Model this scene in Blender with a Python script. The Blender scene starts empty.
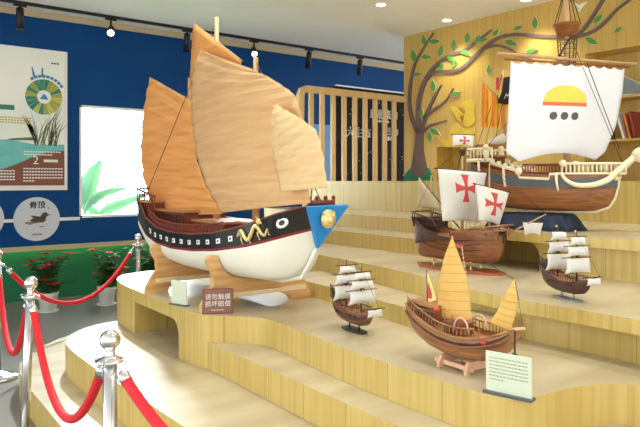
import bpy, bmesh, math, random
from mathutils import Vector, Matrix
random.seed(7)
D = bpy.data
SC = bpy.context.scene
COL = SC.collection
PI = math.pi
R = math.radians

# ------------------------------------------------------------------ camera, world, exposure
# room axes: +X runs along the blue wall, +Y towards the blue wall, Z up (metres)
YAW = R(37.9)
CY, SY = math.cos(YAW), math.sin(YAW)
EYE, FPX = 1.5, 650.0
cam_d = D.cameras.new('camera')
cam_d.sensor_width = 36.0
cam_d.lens = 36.0 * FPX / 640.0
cam_d.shift_y = -32.5 / 640.0
cam_d.clip_start = 0.05
cam = D.objects.new('camera', cam_d)
cam.location = (0, 0, EYE)
cam.rotation_euler = (PI / 2, 0, -YAW)
COL.objects.link(cam)
SC.camera = cam

SC.view_settings.view_transform = 'Standard'
SC.view_settings.look = 'None'
SC.view_settings.exposure = 0.12
SC.view_settings.gamma = 1.0
SC.view_settings.use_curve_mapping = False

wd = D.worlds.new('world'); SC.world = wd; wd.use_nodes = True
wn, wl = wd.node_tree.nodes, wd.node_tree.links
wn.clear()
w_out = wn.new('ShaderNodeOutputWorld'); w_bg = wn.new('ShaderNodeBackground')
w_tc = wn.new('ShaderNodeTexCoord'); w_dot = wn.new('ShaderNodeVectorMath'); w_dot.operation = 'DOT_PRODUCT'
w_dot.inputs[1].default_value = Vector((0.25, 0.95, 0.15)).normalized()
w_rmp = wn.new('ShaderNodeValToRGB')
w_rmp.color_ramp.elements[0].position = 0.10; w_rmp.color_ramp.elements[0].color = (2.35, 2.35, 2.4, 1)
w_rmp.color_ramp.elements[1].position = 0.50; w_rmp.color_ramp.elements[1].color = (15.0, 16.4, 17.0, 1)
wl.new(w_tc.outputs['Generated'], w_dot.inputs[0]); wl.new(w_dot.outputs['Value'], w_rmp.inputs['Fac'])
wl.new(w_rmp.outputs['Color'], w_bg.inputs['Color']); w_bg.inputs['Strength'].default_value = 1.0
wl.new(w_bg.outputs['Background'], w_out.inputs['Surface'])

DOWN_W = 85.0      # power of each ceiling downlight

# ------------------------------------------------------------------ helpers
def ray(u, v):
    x, z = (u - 320.0) / FPX, (181.0 - v) / FPX
    return Vector((CY * x + SY, -SY * x + CY, z))
EV = Vector((0, 0, EYE))
def on_x(u, v, x): d = ray(u, v); return EV + d * (x / d.x)
def on_y(u, v, y): d = ray(u, v); return EV + d * (y / d.y)
def on_z(u, v, z): d = ray(u, v); return EV + d * ((z - EYE) / d.z)
def on_line(u, v, a, b):
    d = ray(u, v); n = Vector((b[1] - a[1], a[0] - b[0], 0)); a3 = Vector((a[0], a[1], 0))
    return EV + d * ((a3 - Vector((0, 0, 0))).dot(n) / Vector((d.x, d.y, 0)).dot(n))

def s2l(c):
    return tuple((x / 12.92 if x <= 0.04045 else ((x + 0.055) / 1.055) ** 2.4) for x in c)
def rgb(r, g, b): return s2l((r / 255, g / 255, b / 255))
MATS = {}
def mat(name, col, rough=0.5, metal=0.0, noise=0.0, scale=(8, 8, 8), bump=0.0, col2=None, coat=0.0, emit=None, estr=0.0,
        spec=0.5, trans=0.0, wave=None, detail=4.0, sub=0.0):
    m = D.materials.new(name); m.use_nodes = True
    n, l = m.node_tree.nodes, m.node_tree.links
    b = n['Principled BSDF']
    b.inputs['Roughness'].default_value = rough; b.inputs['Metallic'].default_value = metal
    b.inputs['Specular IOR Level'].default_value = spec
    b.inputs['Coat Weight'].default_value = coat; b.inputs['Coat Roughness'].default_value = 0.12
    b.inputs['Transmission Weight'].default_value = trans
    tc = n.new('ShaderNodeTexCoord'); mp = n.new('ShaderNodeMapping'); mp.inputs['Scale'].default_value = scale
    l.new(tc.outputs['Object'], mp.inputs['Vector'])
    nz = n.new('ShaderNodeTexNoise'); nz.inputs['Scale'].default_value = 1.0; nz.inputs['Detail'].default_value = detail
    l.new(mp.outputs['Vector'], nz.inputs['Vector'])
    c2 = col2 if col2 is not None else tuple(max(0, x * (1 - noise)) for x in col)
    mx = n.new('ShaderNodeMix'); mx.data_type = 'RGBA'
    mx.inputs['A'].default_value = (*col, 1); mx.inputs['B'].default_value = (*c2, 1)
    rm = n.new('ShaderNodeMapRange'); rm.inputs['From Min'].default_value = 0.35; rm.inputs['From Max'].default_value = 0.68
    l.new(nz.outputs['Fac'], rm.inputs['Value']); l.new(rm.outputs['Result'], mx.inputs['Factor'])
    l.new(mx.outputs['Result'], b.inputs['Base Color'])
    if bump:
        bp = n.new('ShaderNodeBump'); bp.inputs['Strength'].default_value = bump; bp.inputs['Distance'].default_value = 0.01
        l.new(nz.outputs['Fac'], bp.inputs['Height']); l.new(bp.outputs['Normal'], b.inputs['Normal'])
    if emit is not None:
        b.inputs['Emission Color'].default_value = (*emit, 1); b.inputs['Emission Strength'].default_value = estr
    MATS[name] = m
    return m

class MB:
    def __init__(s): s.v, s.f, s.m, s.s = [], [], [], []
    def add(s, vs, fs, m=0, smooth=False):
        o = len(s.v); s.v += [Vector(x) for x in vs]
        for f in fs: s.f.append([i + o for i in f]); s.m.append(m); s.s.append(smooth)
        return s
    def box(s, lo, hi, m=0, rot=None, piv=None):
        x0, y0, z0 = lo; x1, y1, z1 = hi
        vs = [Vector(p) for p in ((x0,y0,z0),(x1,y0,z0),(x1,y1,z0),(x0,y1,z0),(x0,y0,z1),(x1,y0,z1),(x1,y1,z1),(x0,y1,z1))]
        if rot is not None:
            pv = Vector(piv) if piv else (Vector(lo) + Vector(hi)) / 2
            vs = [rot @ (p - pv) + pv for p in vs]
        return s.add(vs, [(0,3,2,1),(4,5,6,7),(0,1,5,4),(1,2,6,5),(2,3,7,6),(3,0,4,7)], m)
    def tube(s, pts, r, n=8, m=0, cap=True):
        pts = [Vector(p) for p in pts]; k = len(pts)
        rs = r if isinstance(r, (list, tuple)) else [r] * k
        up = Vector((0, 0, 1)); vs = []; fs = []
        prev = None
        for i, p in enumerate(pts):
            t = (pts[min(i + 1, k - 1)] - pts[max(i - 1, 0)]).normalized()
            if prev is None:
                a = t.cross(up)
                if a.length < 1e-3: a = t.cross(Vector((1, 0, 0)))
            else:
                a = prev - t * prev.dot(t)
            a.normalize(); prev = a; b = t.cross(a)
            for j in range(n):
                an = 2 * PI * j / n
                vs.append(p + (a * math.cos(an) + b * math.sin(an)) * rs[i])
        for i in range(k - 1):
            for j in range(n):
                fs.append((i*n + j, i*n + (j+1) % n, (i+1)*n + (j+1) % n, (i+1)*n + j))
        s.add(vs, fs, m, True)
        if cap:
            o = len(s.v) - k * n
            s.f.append([o + j for j in range(n)][::-1]); s.m.append(m); s.s.append(False)
            s.f.append([o + (k-1)*n + j for j in range(n)]); s.m.append(m); s.s.append(False)
        return s
    def lathe(s, prof, org=(0, 0, 0), n=24, m=0, smooth=True):
        o = Vector(org); k = len(prof); vs = []; fs = []
        for r, z in prof:
            for j in range(n):
                a = 2 * PI * j / n
                vs.append(o + Vector((max(r, 1e-4) * math.cos(a), max(r, 1e-4) * math.sin(a), z)))
        for i in range(k - 1):
            for j in range(n): fs.append((i*n+j, i*n+(j+1) % n, (i+1)*n+(j+1) % n, (i+1)*n+j))
        fs.append(tuple(range(n))[::-1]); fs.append(tuple((k-1)*n + j for j in range(n)))
        return s.add(vs, fs, m, smooth)
    def prism(s, poly, z0, z1, mt=0, ms=0):
        k = len(poly)
        s.add([(x, y, z0) for x, y in poly] + [(x, y, z1) for x, y in poly], [], 0)
        o = len(s.v) - 2 * k
        s.f.append([o + i for i in range(k)][::-1]); s.m.append(ms); s.s.append(False)
        s.f.append([o + k + i for i in range(k)]); s.m.append(mt); s.s.append(False)
        for i in range(k):
            j = (i + 1) % k
            s.f.append([o+i, o+j, o+k+j, o+k+i]); s.m.append(ms); s.s.append(False)
        return s
    def slab(s, pts, vec, m=0, me=None):
        pts = [Vector(p) for p in pts]; vec = Vector(vec); k = len(pts); o = len(s.v)
        s.v += pts + [p + vec for p in pts]
        for f, mm in (([o+i for i in range(k)][::-1], m), ([o+k+i for i in range(k)], m)):
            s.f.append(f); s.m.append(mm); s.s.append(False)
        for i in range(k):
            j = (i + 1) % k
            s.f.append([o+i, o+j, o+k+j, o+k+i]); s.m.append(m if me is None else me); s.s.append(False)
        return s
    def shell(s, G, th=0.003, m=0):
        n, k = len(G), len(G[0])
        N = [[None]*k for _ in range(n)]
        for i in range(n):
            for j in range(k):
                a = G[min(i+1,n-1)][j] - G[max(i-1,0)][j]; b = G[i][min(j+1,k-1)] - G[i][max(j-1,0)]
                c = a.cross(b); N[i][j] = c.normalized() if c.length > 1e-9 else Vector((0,1,0))
        F = [G[i][j] + N[i][j]*th/2 for i in range(n) for j in range(k)]
        B = [G[i][j] - N[i][j]*th/2 for i in range(n) for j in range(k)]
        q = n*k; fs = []
        for i in range(n-1):
            for j in range(k-1):
                a, b, c, d = i*k+j, i*k+j+1, (i+1)*k+j+1, (i+1)*k+j
                fs.append((a, d, c, b)); fs.append((q+a, q+b, q+c, q+d))
        for i in range(n-1):
            fs.append((i*k, q+i*k, q+(i+1)*k, (i+1)*k)); e = i*k+k-1; fs.append((e, e+k, q+e+k, q+e))
        for j in range(k-1):
            fs.append((j, j+1, q+j+1, q+j)); e = (n-1)*k+j; fs.append((e, q+e, q+e+1, e+1))
        return s.add(F + B, fs, m, True)
    def ball(s, c, r, n=12, m=0, sc=(1, 1, 1), rot=None):
        c = Vector(c); vs = []; fs = []; k = n // 2 + 1
        for i in range(k):
            t = PI * i / (k - 1); 
            for j in range(n):
                a = 2*PI*j/n
                p = Vector((r*sc[0]*max(math.sin(t),1e-3)*math.cos(a), r*sc[1]*max(math.sin(t),1e-3)*math.sin(a), r*sc[2]*math.cos(t)))
                vs.append(c + (rot @ p if rot is not None else p))
        for i in range(k-1):
            for j in range(n): fs.append((i*n+j, (i+1)*n+j, (i+1)*n+(j+1) % n, i*n+(j+1) % n))
        fs.append(tuple(range(n))); fs.append(tuple((k-1)*n+j for j in range(n))[::-1])
        return s.add(vs, fs, m, True)
    def xf(s, M):
        s.v = [M @ p for p in s.v]; return s
    def build(s, name, mats, parent=None, world=False):
        if not isinstance(mats, (list, tuple)): mats = [mats]
        me = D.meshes.new(name)
        vs = s.v
        if parent is not None and world:
            M = Matrix.Identity(4); o = parent
            while o is not None: M = o.matrix_basis @ M; o = o.parent
            Mi = M.inverted(); vs = [Mi @ p for p in vs]
        me.from_pydata([tuple(p) for p in vs], [], s.f)
        for m in mats: me.materials.append(m)
        me.polygons.foreach_set('material_index', s.m); me.polygons.foreach_set('use_smooth', s.s)
        bm = bmesh.new(); bm.from_mesh(me); bmesh.ops.recalc_face_normals(bm, faces=bm.faces); bm.to_mesh(me); bm.free()
        me.update()
        o = D.objects.new(name, me); COL.objects.link(o)
        if parent is not None: o.parent = parent
        return o

def tag(o, label=None, cat=None, group=None, kind=None):
    if label: o['label'] = label
    if cat: o['category'] = cat
    if group: o['group'] = group
    if kind: o['kind'] = kind
    return o
def thing(name, label, cat, loc=(0, 0, 0), rz=0.0, group=None):
    o = D.objects.new(name, None); COL.objects.link(o); o.empty_display_size = 0.1
    o.location = loc; o.rotation_euler = (0, 0, rz)
    return tag(o, label, cat, group)
def structure(o): o['kind'] = 'structure'; return o
def kids(o): return [c for c in D.objects if c.parent == o]
def copy_tree(o, parent=None):
    c = o.copy(); COL.objects.link(c)
    if parent is not None: c.parent = parent
    for ch in kids(o): copy_tree(ch, c)
    return c

FONT = None
def text_geo(body, size, extrude=0.001, align='CENTER'):
    cu = D.curves.new('lettering', 'FONT'); cu.body = body; cu.size = size; cu.extrude = extrude
    cu.align_x = align; cu.align_y = 'CENTER'; cu.resolution_u = 3; cu.space_line = 1.05
    o = D.objects.new('lettering', cu); COL.objects.link(o)
    dg = bpy.context.evaluated_depsgraph_get(); dg.update()
    me = D.meshes.new_from_object(o.evaluated_get(dg))
    vs = [v.co.copy() for v in me.vertices]; fs = [tuple(p.vertices) for p in me.polygons]
    D.objects.remove(o); D.curves.remove(cu); D.meshes.remove(me)
    return vs, fs
def put_text(mb, body, size, M, m=0, bold=0.0, align='CENTER'):
    vs, fs = text_geo(body, size, align=align)
    mb.add([M @ p for p in vs], fs, m)
    if bold:
        for dx, dy in ((bold, 0), (0, bold), (bold, bold)):
            mb.add([M @ (p + Vector((dx, dy, 0.00005))) for p in vs], fs, m)
def face_minus_y(x, y, z): return Matrix.Translation((x, y, z)) @ Matrix.Rotation(PI/2, 4, 'X')
def face_minus_x(x, y, z): return Matrix.Translation((x, y, z)) @ Matrix.Rotation(-PI/2, 4, 'Z') @ Matrix.Rotation(PI/2, 4, 'X')

def resample(P, n):
    P = [Vector(p) for p in P]; L = [0]
    for a, b in zip(P, P[1:]): L.append(L[-1] + (b - a).length)
    out = []
    for i in range(n):
        t = L[-1] * i / (n - 1); k = 0
        while k < len(P) - 2 and L[k+1] < t: k += 1
        d = L[k+1] - L[k]; f = 0 if d < 1e-9 else (t - L[k]) / d
        out.append(P[k].lerp(P[k+1], min(1, max(0, f))))
    return out
def smooth_path(P, n):
    P = [Vector(p) for p in P]; out = []
    k = len(P) - 1
    for i in range(n):
        t = k * i / (n - 1); j = min(int(t), k - 1); f = t - j
        p0, p1, p2, p3 = P[max(j-1, 0)], P[j], P[j+1], P[min(j+2, k)]
        out.append(0.5 * ((2*p1) + (p2-p0)*f + (2*p0-5*p1+4*p2-p3)*f*f + (3*p1-p0-3*p2+p3)*f**3))
    return out
def sail_grid(Lp, Rp, n=18, k=14, bulge=0.0, ripple=0.0, nrm=None, seed=0, fr=9.0):
    A, B = resample(Lp, n), resample(Rp, n); G = []
    for i in range(n):
        row = []
        for j in range(k):
            f = j / (k - 1); p = A[i].lerp(B[i], f)
            b = bulge * math.sin(PI * f) * math.sin(PI * (0.15 + 0.85 * i / (n - 1)) * 0.9)
            rp = 0.45*ripple*math.sin(fr*2.7*2*PI*i/n + 4*math.sin(2.3*f+seed)) + ripple * (math.sin(fr * 2 * PI * i / n + 2.2 * math.sin(3 * f + seed) + seed) + 0.5 * math.sin(5.3 * f * PI + i * 0.9 + seed))
            row.append(p + nrm * (b + rp))
        G.append(row)
    return G

# ------------------------------------------------------------------ materials
CREAM = mat('cream_plaster', rgb(192, 178, 142), 0.7, noise=0.04)
CEIL = mat('ceiling_paint', rgb(248, 246, 242), 0.85, noise=0.03, scale=(1.5, 1.5, 1.5))
BLUE = mat('blue_wall_paint', rgb(0, 68, 128), 0.6, spec=0.2, noise=0.10, scale=(1.2, 1.2, 1.2))
GREEN = mat('green_wall_paint', rgb(20, 112, 72), 0.55, noise=0.12, scale=(2, 2, 2))
FLOOR = mat('grey_floor', rgb(128, 126, 118), 0.30, noise=0.12, scale=(3, 3, 3), detail=8)
WHITE = mat('white_paint', rgb(238, 238, 234), 0.5, noise=0.03)
def bamboo(name, base, dark, rough):
    m = mat(name, base, rough, col2=dark, scale=(34, 34, 1.2), detail=5)
    n, l = m.node_tree.nodes, m.node_tree.links
    b = n['Principled BSDF']; mx = [x for x in n if x.type == 'MIX'][0]
    tc = [x for x in n if x.type == 'TEX_COORD'][0]
    sp = n.new('ShaderNodeSeparateXYZ'); l.new(tc.outputs['Object'], sp.inputs['Vector'])
    mu = n.new('ShaderNodeMath'); mu.operation = 'MULTIPLY_ADD'; mu.inputs[1].default_value = 3.1
    l.new(sp.outputs['Y'], mu.inputs[0])
    mu2 = n.new('ShaderNodeMath'); mu2.operation = 'MULTIPLY'; mu2.inputs[1].default_value = 1.3
    l.new(sp.outputs['X'], mu2.inputs[0]); l.new(mu2.outputs[0], mu.inputs[2])
    fr = n.new('ShaderNodeMath'); fr.operation = 'FRACT'; l.new(mu.outputs[0], fr.inputs[0])
    lt = n.new('ShaderNodeMath'); lt.operation = 'LESS_THAN'; lt.inputs[1].default_value = 0.018; l.new(fr.outputs[0], lt.inputs[0])
    m2 = n.new('ShaderNodeMix'); m2.data_type = 'RGBA'; m2.inputs['B'].default_value = (*[x*0.78 for x in dark], 1)
    l.new(mx.outputs['Result'], m2.inputs['A']); l.new(lt.outputs[0], m2.inputs['Factor'])
    l.new(m2.outputs['Result'], b.inputs['Base Color'])
    return m
RISER = bamboo('bamboo_riser', rgb(203, 180, 106), rgb(187, 160, 86), 0.40)
GOLDWALL = bamboo('bamboo_wall', rgb(206, 174, 92), rgb(192, 158, 76), 0.36)
TREAD = mat('polished_tread', rgb(194, 184, 154), 0.27, spec=0.9, col2=rgb(178, 166, 134), scale=(1.5, 5, 5), detail=6)
RAILWOOD = mat('pale_rail_wood', rgb(214, 182, 130), 0.5, noise=0.12, scale=(20, 20, 2))
BLACK = mat('black_metal', rgb(16, 16, 18), 0.45, noise=0.1)
CHROME = mat('polished_steel', (0.78, 0.78, 0.77), 0.16, metal=1.0, noise=0.05)
VELVET = mat('red_velvet', rgb(214, 20, 34), 0.75, noise=0.15, scale=(60, 60, 60), bump=0.2)
LAMP = mat('lamp_glow', rgb(255, 245, 225), 0.4, emit=rgb(255, 240, 215), estr=9.0)

# ------------------------------------------------------------------ room shell
Pg, Qb, CZ = 6.85, 8.58, 3.62
structure(MB().box((-6, -4, -0.1), (14, 10, 0)).build('floor', FLOOR))
structure(MB().box((-6, -4, CZ), (14, 8.9, CZ + 0.12)).build('ceiling', CEIL))
WX0, WX1, WZ0, WZ1 = 2.72, 4.25, 1.02, 2.49          # window opening in the blue wall
bw = MB()
for lo, hi in (((-6, Qb, 0.69), (WX0, Qb+0.16, 3.54)), ((WX1, Qb, 0.69), (14, Qb+0.16, 3.54)),
               ((WX0, Qb, 0.69), (WX1, Qb+0.16, WZ0)), ((WX0, Qb, WZ1), (WX1, Qb+0.16, 3.54))):
    bw.box(lo, hi)
structure(bw.build('wall_left', BLUE))
structure(MB().box((-6, Qb+0.10, 0), (14, Qb+0.16, 0.69)).build('wall_left_lower', GREEN))
structure(MB().box((-6, Qb-0.02, 3.54), (14, Qb+0.16, CZ)).build('trim_1', CREAM))
structure(MB().box((-6, Qb-0.015, 0.672), (14, Qb+0.10, 0.69)).build('trim_2', CREAM))
structure(MB().box((-6, Qb-0.015, 0.630), (14, Qb+0.0, 0.672)).build('trim_5', CREAM))
structure(MB().box((-6, Qb-0.02, 0.995), (WX0, Qb, 1.035)).build('trim_3', WHITE))
# LED strip under the ledge that washes the green wall
LED = mat('led_strip_glow', rgb(230, 255, 170), 0.5, emit=rgb(225, 255, 160), estr=7.0)
led = MB().box((-6, Qb+0.015, 0.656), (14, Qb+0.035, 0.668)).build('led_strip', LED)
tag(led, 'thin glowing strip light under the ledge at top of the green wall', 'strip light')
wf = MB()
for lo, hi in (((WX0, Qb-0.01, WZ0), (WX0+0.03, Qb+0.12, WZ1)), ((WX1-0.03, Qb-0.01, WZ0), (WX1, Qb+0.12, WZ1)),
               ((WX0, Qb-0.01, WZ0), (WX1, Qb+0.12, WZ0+0.03)), ((WX0, Qb-0.01, WZ1-0.03), (WX1, Qb+0.12, WZ1))):
    wf.box(lo, hi)
win = structure(wf.build('window_1', WHITE))
GLASS = mat('window_glass', (1, 1, 1), 0.02, spec=0.2, trans=1.0)
GLASS.node_tree.nodes['Principled BSDF'].inputs['IOR'].default_value = 1.02
MB().box((WX0+0.03, Qb+0.06, WZ0+0.03), (WX1-0.03, Qb+0.066, WZ1-0.03)).build('pane', GLASS, win)

# gold wall with two bookcase niches
gw = MB()
GT = 0.34
NL = (4.85, 6.15, 1.5, 1.974)    # low niche (y0,y1,z0,z1)
NR = (1.0, 3.943, 1.5, 2.93)     # tall niche
ys = [-4.0, NR[0], NR[1], NL[0], NL[1], 6.79]
gw.box((Pg, ys[0], 0), (Pg+GT, ys[1], CZ)); gw.box((Pg, ys[2], 0), (Pg+GT, ys[3], CZ)); gw.box((Pg, ys[4], 0), (Pg+GT, ys[5], CZ))
gw.box((Pg, NR[0], 0), (Pg+GT, NR[1], NR[2])); gw.box((Pg, NR[0], NR[3]), (Pg+GT, NR[1], CZ))
gw.box((Pg, NL[0], 0), (Pg+GT, NL[1], NL[2])); gw.box((Pg, NL[0], NL[3]), (Pg+GT, NL[1], CZ))
gw.box((Pg+GT-0.02, -4, 0), (Pg+GT+0.03, 6.79, CZ))
structure(gw.build('wall_right', GOLDWALL))
sh = MB()
for z in (1.955, 2.42):
    sh.box((Pg, NR[0], z-0.025), (Pg+GT-0.02, NR[1], z))
for y in (2.55,): sh.box((Pg+0.02, y, 1.5), (Pg+GT-0.02, y+0.025, NR[3]))
structure(sh.build('trim_4', GOLDWALL))

# ------------------------------------------------------------------ stepped platform
def arch_cut(o, x0, x1, y0, y1, z0, z1, r):
    """opening through a riser, its top corner at the low-y end rounded"""
    pr = [(y0, z0), (y1, z0), (y1, z1)]
    for i in range(9):
        a = PI/2 * i / 8
        pr.append((y0 + r - r * math.sin(a), z1 - r + r * math.cos(a)))
    c = MB().slab([(x0, y, z) for y, z in pr], (x1 - x0, 0, 0)).build('cutter', MATS['bamboo_riser'])
    md = o.modifiers.new('opening', 'BOOLEAN'); md.operation = 'DIFFERENCE'; md.object = c; md.solver = 'EXACT'
    dg = bpy.context.evaluated_depsgraph_get(); dg.update()
    me = D.meshes.new_from_object(o.evaluated_get(dg)); old = o.data
    o.modifiers.clear(); o.data = me; D.objects.remove(c); D.meshes.remove(old)
    me.name = o.name
TM = [TREAD, RISER]
def tier(poly, z0, z1):
    o = MB().prism(poly, z0, z1, 0, 1).build('platform_step', TM); return structure(o)
def curve2(P, n): return [(p.x, p.y) for p in smooth_path([(x, y, 0) for x, y in P], n)]
tier([(2.2, 5.9)] + curve2([(1.63, 5.65), (1.31, 5.31), (1.15, 4.95), (1.09, 4.55), (1.07, 4.1), (1.05, 3.5), (1.08, 2.9), (1.30, 2.35), (1.31, 1.5)], 33) + [(1.31, 0.2), (2.2, 0.2)], 0, 0.18)
tier([(2.3, 5.1)] + curve2([(1.93, 5.1), (1.75, 5.07), (1.56, 4.95), (1.42, 4.76), (1.35, 4.5), (1.33, 4.0), (1.33, 3.2)], 25) + [(1.33, 0.2), (2.3, 0.2)], 0.18, 0.38)
tier([(2.6, 3.72)] + curve2([(1.90, 3.72), (1.855, 3.52), (1.84, 3.0), (1.816, 2.33), (1.8, 1.5)], 13) + [(1.8, 0.2), (2.6, 0.2)], 0.38, 0.54)
l2 = tier([(3.3, 5.5)] + curve2([(2.3, 5.5), (2.1, 5.43), (1.97, 5.25), (1.90, 5.0), (1.865, 4.7), (1.84, 4.1), (1.825, 3.62), (1.865, 3.46), (1.967, 3.34), (2.065, 3.2), (2.07, 3.0), (2.04, 2.75), (2.0, 2.34), (1.985, 1.9), (1.985, 1.56), (2.02, 1.46), (2.12, 1.41), (2.31, 1.39), (2.46, 1.33), (2.55, 1.24), (2.58, 1.0)], 75) + [(2.58, 0.2), (3.3, 0.2)], 0.38, 0.70)
arch_cut(l2, 1.5, 2.75, 3.81, 4.60, 0.30, 0.612, 0.10)
tier([(3.4, 4.0)] + curve2([(3.1, 4.0), (2.86, 3.95), (2.74, 3.8), (2.71, 3.6), (2.66, 3.1), (2.58, 2.53), (2.57, 2.2), (2.64, 2.06), (2.85, 2.0)], 29) + [(3.4, 2.0)], 0.70, 0.80)
# tier with the small galleon: slab with a lip, riser set back under it on the near part
tier([(4.15, 5.2)] + curve2([(3.34, 5.2), (3.22, 4.7), (3.14, 4.09), (3.05, 3.4), (2.95, 2.84), (2.81, 2.4), (2.73, 2.05), (2.72, 1.6)], 27) + [(2.72, 0.2), (4.15, 0.2)], 0.855, 0.92)
tier([(4.15, 5.2)] + curve2([(3.34, 5.2), (3.22, 4.7), (3.14, 4.09), (3.05, 3.4), (2.95, 2.84), (2.83, 2.4), (2.84, 2.2), (2.84, 1.6)], 27) + [(2.84, 0.2), (4.15, 0.2)], 0.54, 0.855)
tier([(4.6, 5.9)] + curve2([(3.95, 5.9), (3.80, 5.2), (3.77, 4.3), (3.74, 3.6), (3.76, 3.15), (3.9, 3.02)], 17) + [(4.6, 3.0)], 0.92, 1.045)
tier([(5.2, 6.7)] + curve2([(4.35, 6.7), (4.22, 5.5), (4.15, 4.3), (4.08, 3.5), (3.85, 3.1), (3.63, 2.95), (3.6, 2.7)], 25) + [(3.6, 0.2), (5.2, 0.2)], 1.11, 1.17)
w2 = tier([(5.2, 6.7)] + curve2([(4.35, 6.7), (4.22, 5.5), (4.15, 4.3), (4.08, 3.5), (3.87, 3.1), (3.72, 2.97), (3.70, 2.7)], 25) + [(3.70, 0.2), (5.2, 0.2)], 0.70, 1.11)
arch_cut(w2, 3.4, 4.05, 2.444, 2.92, 0.60, 1.10, 0.09)
tier([(Pg, 6.8), (5.0, 6.8), (5.0, 0.2), (Pg, 0.2)], 0.0, 1.5)
tier([(5.2, 6.7), (4.5, 6.7), (4.5, 0.2), (5.2, 0.2)], 0.0, 0.70)

def translucent(name, base, dark, fac, sc):
    m = mat(name, base, 0.6, col2=dark, scale=sc)
    n, l = m.node_tree.nodes, m.node_tree.links
    tr = n.new('ShaderNodeBsdfTranslucent'); tr.inputs['Color'].default_value = (*base, 1)
    mxs = n.new('ShaderNodeMixShader'); mxs.inputs[0].default_value = fac
    out = [x for x in n if x.type == 'OUTPUT_MATERIAL'][0]
    l.new(n['Principled BSDF'].outputs['BSDF'], mxs.inputs[1]); l.new(tr.outputs['BSDF'], mxs.inputs[2]); l.new(mxs.outputs[0], out.inputs['Surface'])
    return m
LEAFG = translucent('banana_leaf', rgb(150, 182, 150), rgb(122, 160, 122), 0.5, (3, 30, 3))
# ------------------------------------------------------------------ outside the window
GRASS = mat('garden_green', rgb(120, 165, 96), 0.9, noise=0.3)
structure(MB().box((0.5, Qb+0.17, 0.0), (9, 13, 0.2)).build('ground', GRASS))
def banana(base, leaves, label):
    t = thing('banana_plant', label, 'banana plant', base, 0, None)
    bx, by, bz = base
    MB().tube([(bx, by, bz), (bx, by, 0.7), (bx, by, 1.0)], [0.07, 0.06, 0.04], 10).build('stem', LEAFG, t, True)
    for pts, w in leaves:
        P = smooth_path([(bx, by, 0.9)] + pts, 20); G = []
        for i, p_ in enumerate(P):
            f = i/19; d = (P[min(i+1, 19)]-P[max(i-1, 0)]).normalized(); sd = d.cross(Vector((0, 1, 0))).normalized()
            hw = 0.012 if f < 0.25 else 0.012+w*math.sin(PI*min(1, (f-0.25)/0.75)**0.75)
            row = []
            for k_ in (-1, -0.6, -0.25, 0, 0.25, 0.6, 1):
                tear = 1-0.22*abs(math.sin(i*2.1))*(abs(k_) > 0.9)
                row.append(p_ + sd*hw*k_*tear + Vector((0, 0.5*hw*abs(k_), 0.0)))
            G.append(row)
        MB().shell(G, 0.006).build('leaf', LEAFG, t, True)
def wp(u, v, y): p_ = on_y(u, v, y); return (p_.x, p_.y, p_.z)
b1 = on_y(84, 230, 9.2)
banana((b1.x, 9.2, 0.25), [([wp(87, 200, 9.2), wp(93, 178, 9.2), wp(101, 160, 9.2)], 0.14), ([wp(88, 207, 9.1), wp(104, 194, 9.1), wp(126, 188, 9.0)], 0.06), ([wp(84, 205, 9.3), wp(82, 195, 9.3), wp(80, 185, 9.3)], 0.10)], 'banana plant outside the window with one broad upright leaf beside the window frame')
b2 = on_y(97, 240, 9.5)
banana((b2.x, 9.5, 0.25), [([wp(103, 212, 9.5), wp(122, 204, 9.5), wp(146, 195, 9.4)], 0.075), ([wp(98, 214, 9.5), wp(92, 210, 9.5), wp(86, 206, 9.5)], 0.06)], 'banana plant outside the window whose long leaf droops towards the stern of the big ship')

# ------------------------------------------------------------------ blue wall displays
Y0 = Qb - 0.012
def spot(u, v, y=Y0): return on_y(u, v, y)
PAPER = mat('poster_paper', rgb(250, 249, 238), 0.55, col2=rgb(232, 240, 230), scale=(1.2, 1, 1.2), detail=2)
TEAL = mat('poster_teal', rgb(92, 184, 186), 0.55, col2=rgb(130, 204, 196), scale=(2, 2, 6))
SOIL = mat('poster_brown', rgb(136, 82, 62), 0.55, noise=0.08)
REED = mat('poster_reed_green', rgb(112, 128, 84), 0.6, noise=0.3)
INK = mat('dark_ink', rgb(30, 34, 40), 0.6, noise=0.05)
YGRN = mat('wheel_olive', rgb(176, 176, 70), 0.6, noise=0.12); TGRN = mat('wheel_green', rgb(60, 142, 112), 0.6, noise=0.12)
OLIVE = mat('wheel_light_olive', rgb(204, 200, 104), 0.6, noise=0.12); BLUEP = mat('poster_blue', rgb(70, 140, 190), 0.6, noise=0.1)
PX0, PX1, PZ0, PZ1 = 1.05, 2.56, 1.385, 3.15
p = thing('wall_poster', 'large nature poster with a round colour wheel, reeds and brown soil on the blue wall', 'poster', ((PX0+PX1)/2, Y0, PZ0))
MB().box((PX0, Y0-0.015, PZ0), (PX1, Qb, PZ1)).build('frame_board', WHITE, p, True)
bx0, bx1, bz0, bz1 = PX0+0.03, PX1-0.04, PZ0+0.06, PZ1-0.02
MB().box((bx0, Y0-0.018, bz0), (bx1, Y0-0.015, bz1)).build('printed_sheet', PAPER, p, True)
yl = Y0-0.018
def flat(mb, pts, th=0.002, m=0, y=None): mb.slab([(x, yl if y is None else y, z) for x, z in pts], (0, -th, 0), m)
m_ = MB(); flat(m_, [(bx0, bz0), (bx1, bz0), (bx1, bz0+0.52), (2.2, bz0+0.50), (1.9, bz0+0.56), (bx0, bz0+0.54)]); m_.build('water_print', TEAL, p, True)
m_ = MB(); flat(m_, [(bx0, bz0), (bx1, bz0), (bx1, bz0+0.44), (2.35, bz0+0.43), (2.15, bz0+0.36), (1.95, bz0+0.26), (1.8, bz0+0.2), (bx0, bz0+0.2)], 0.004); m_.build('soil_print', SOIL, p, True)
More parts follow.
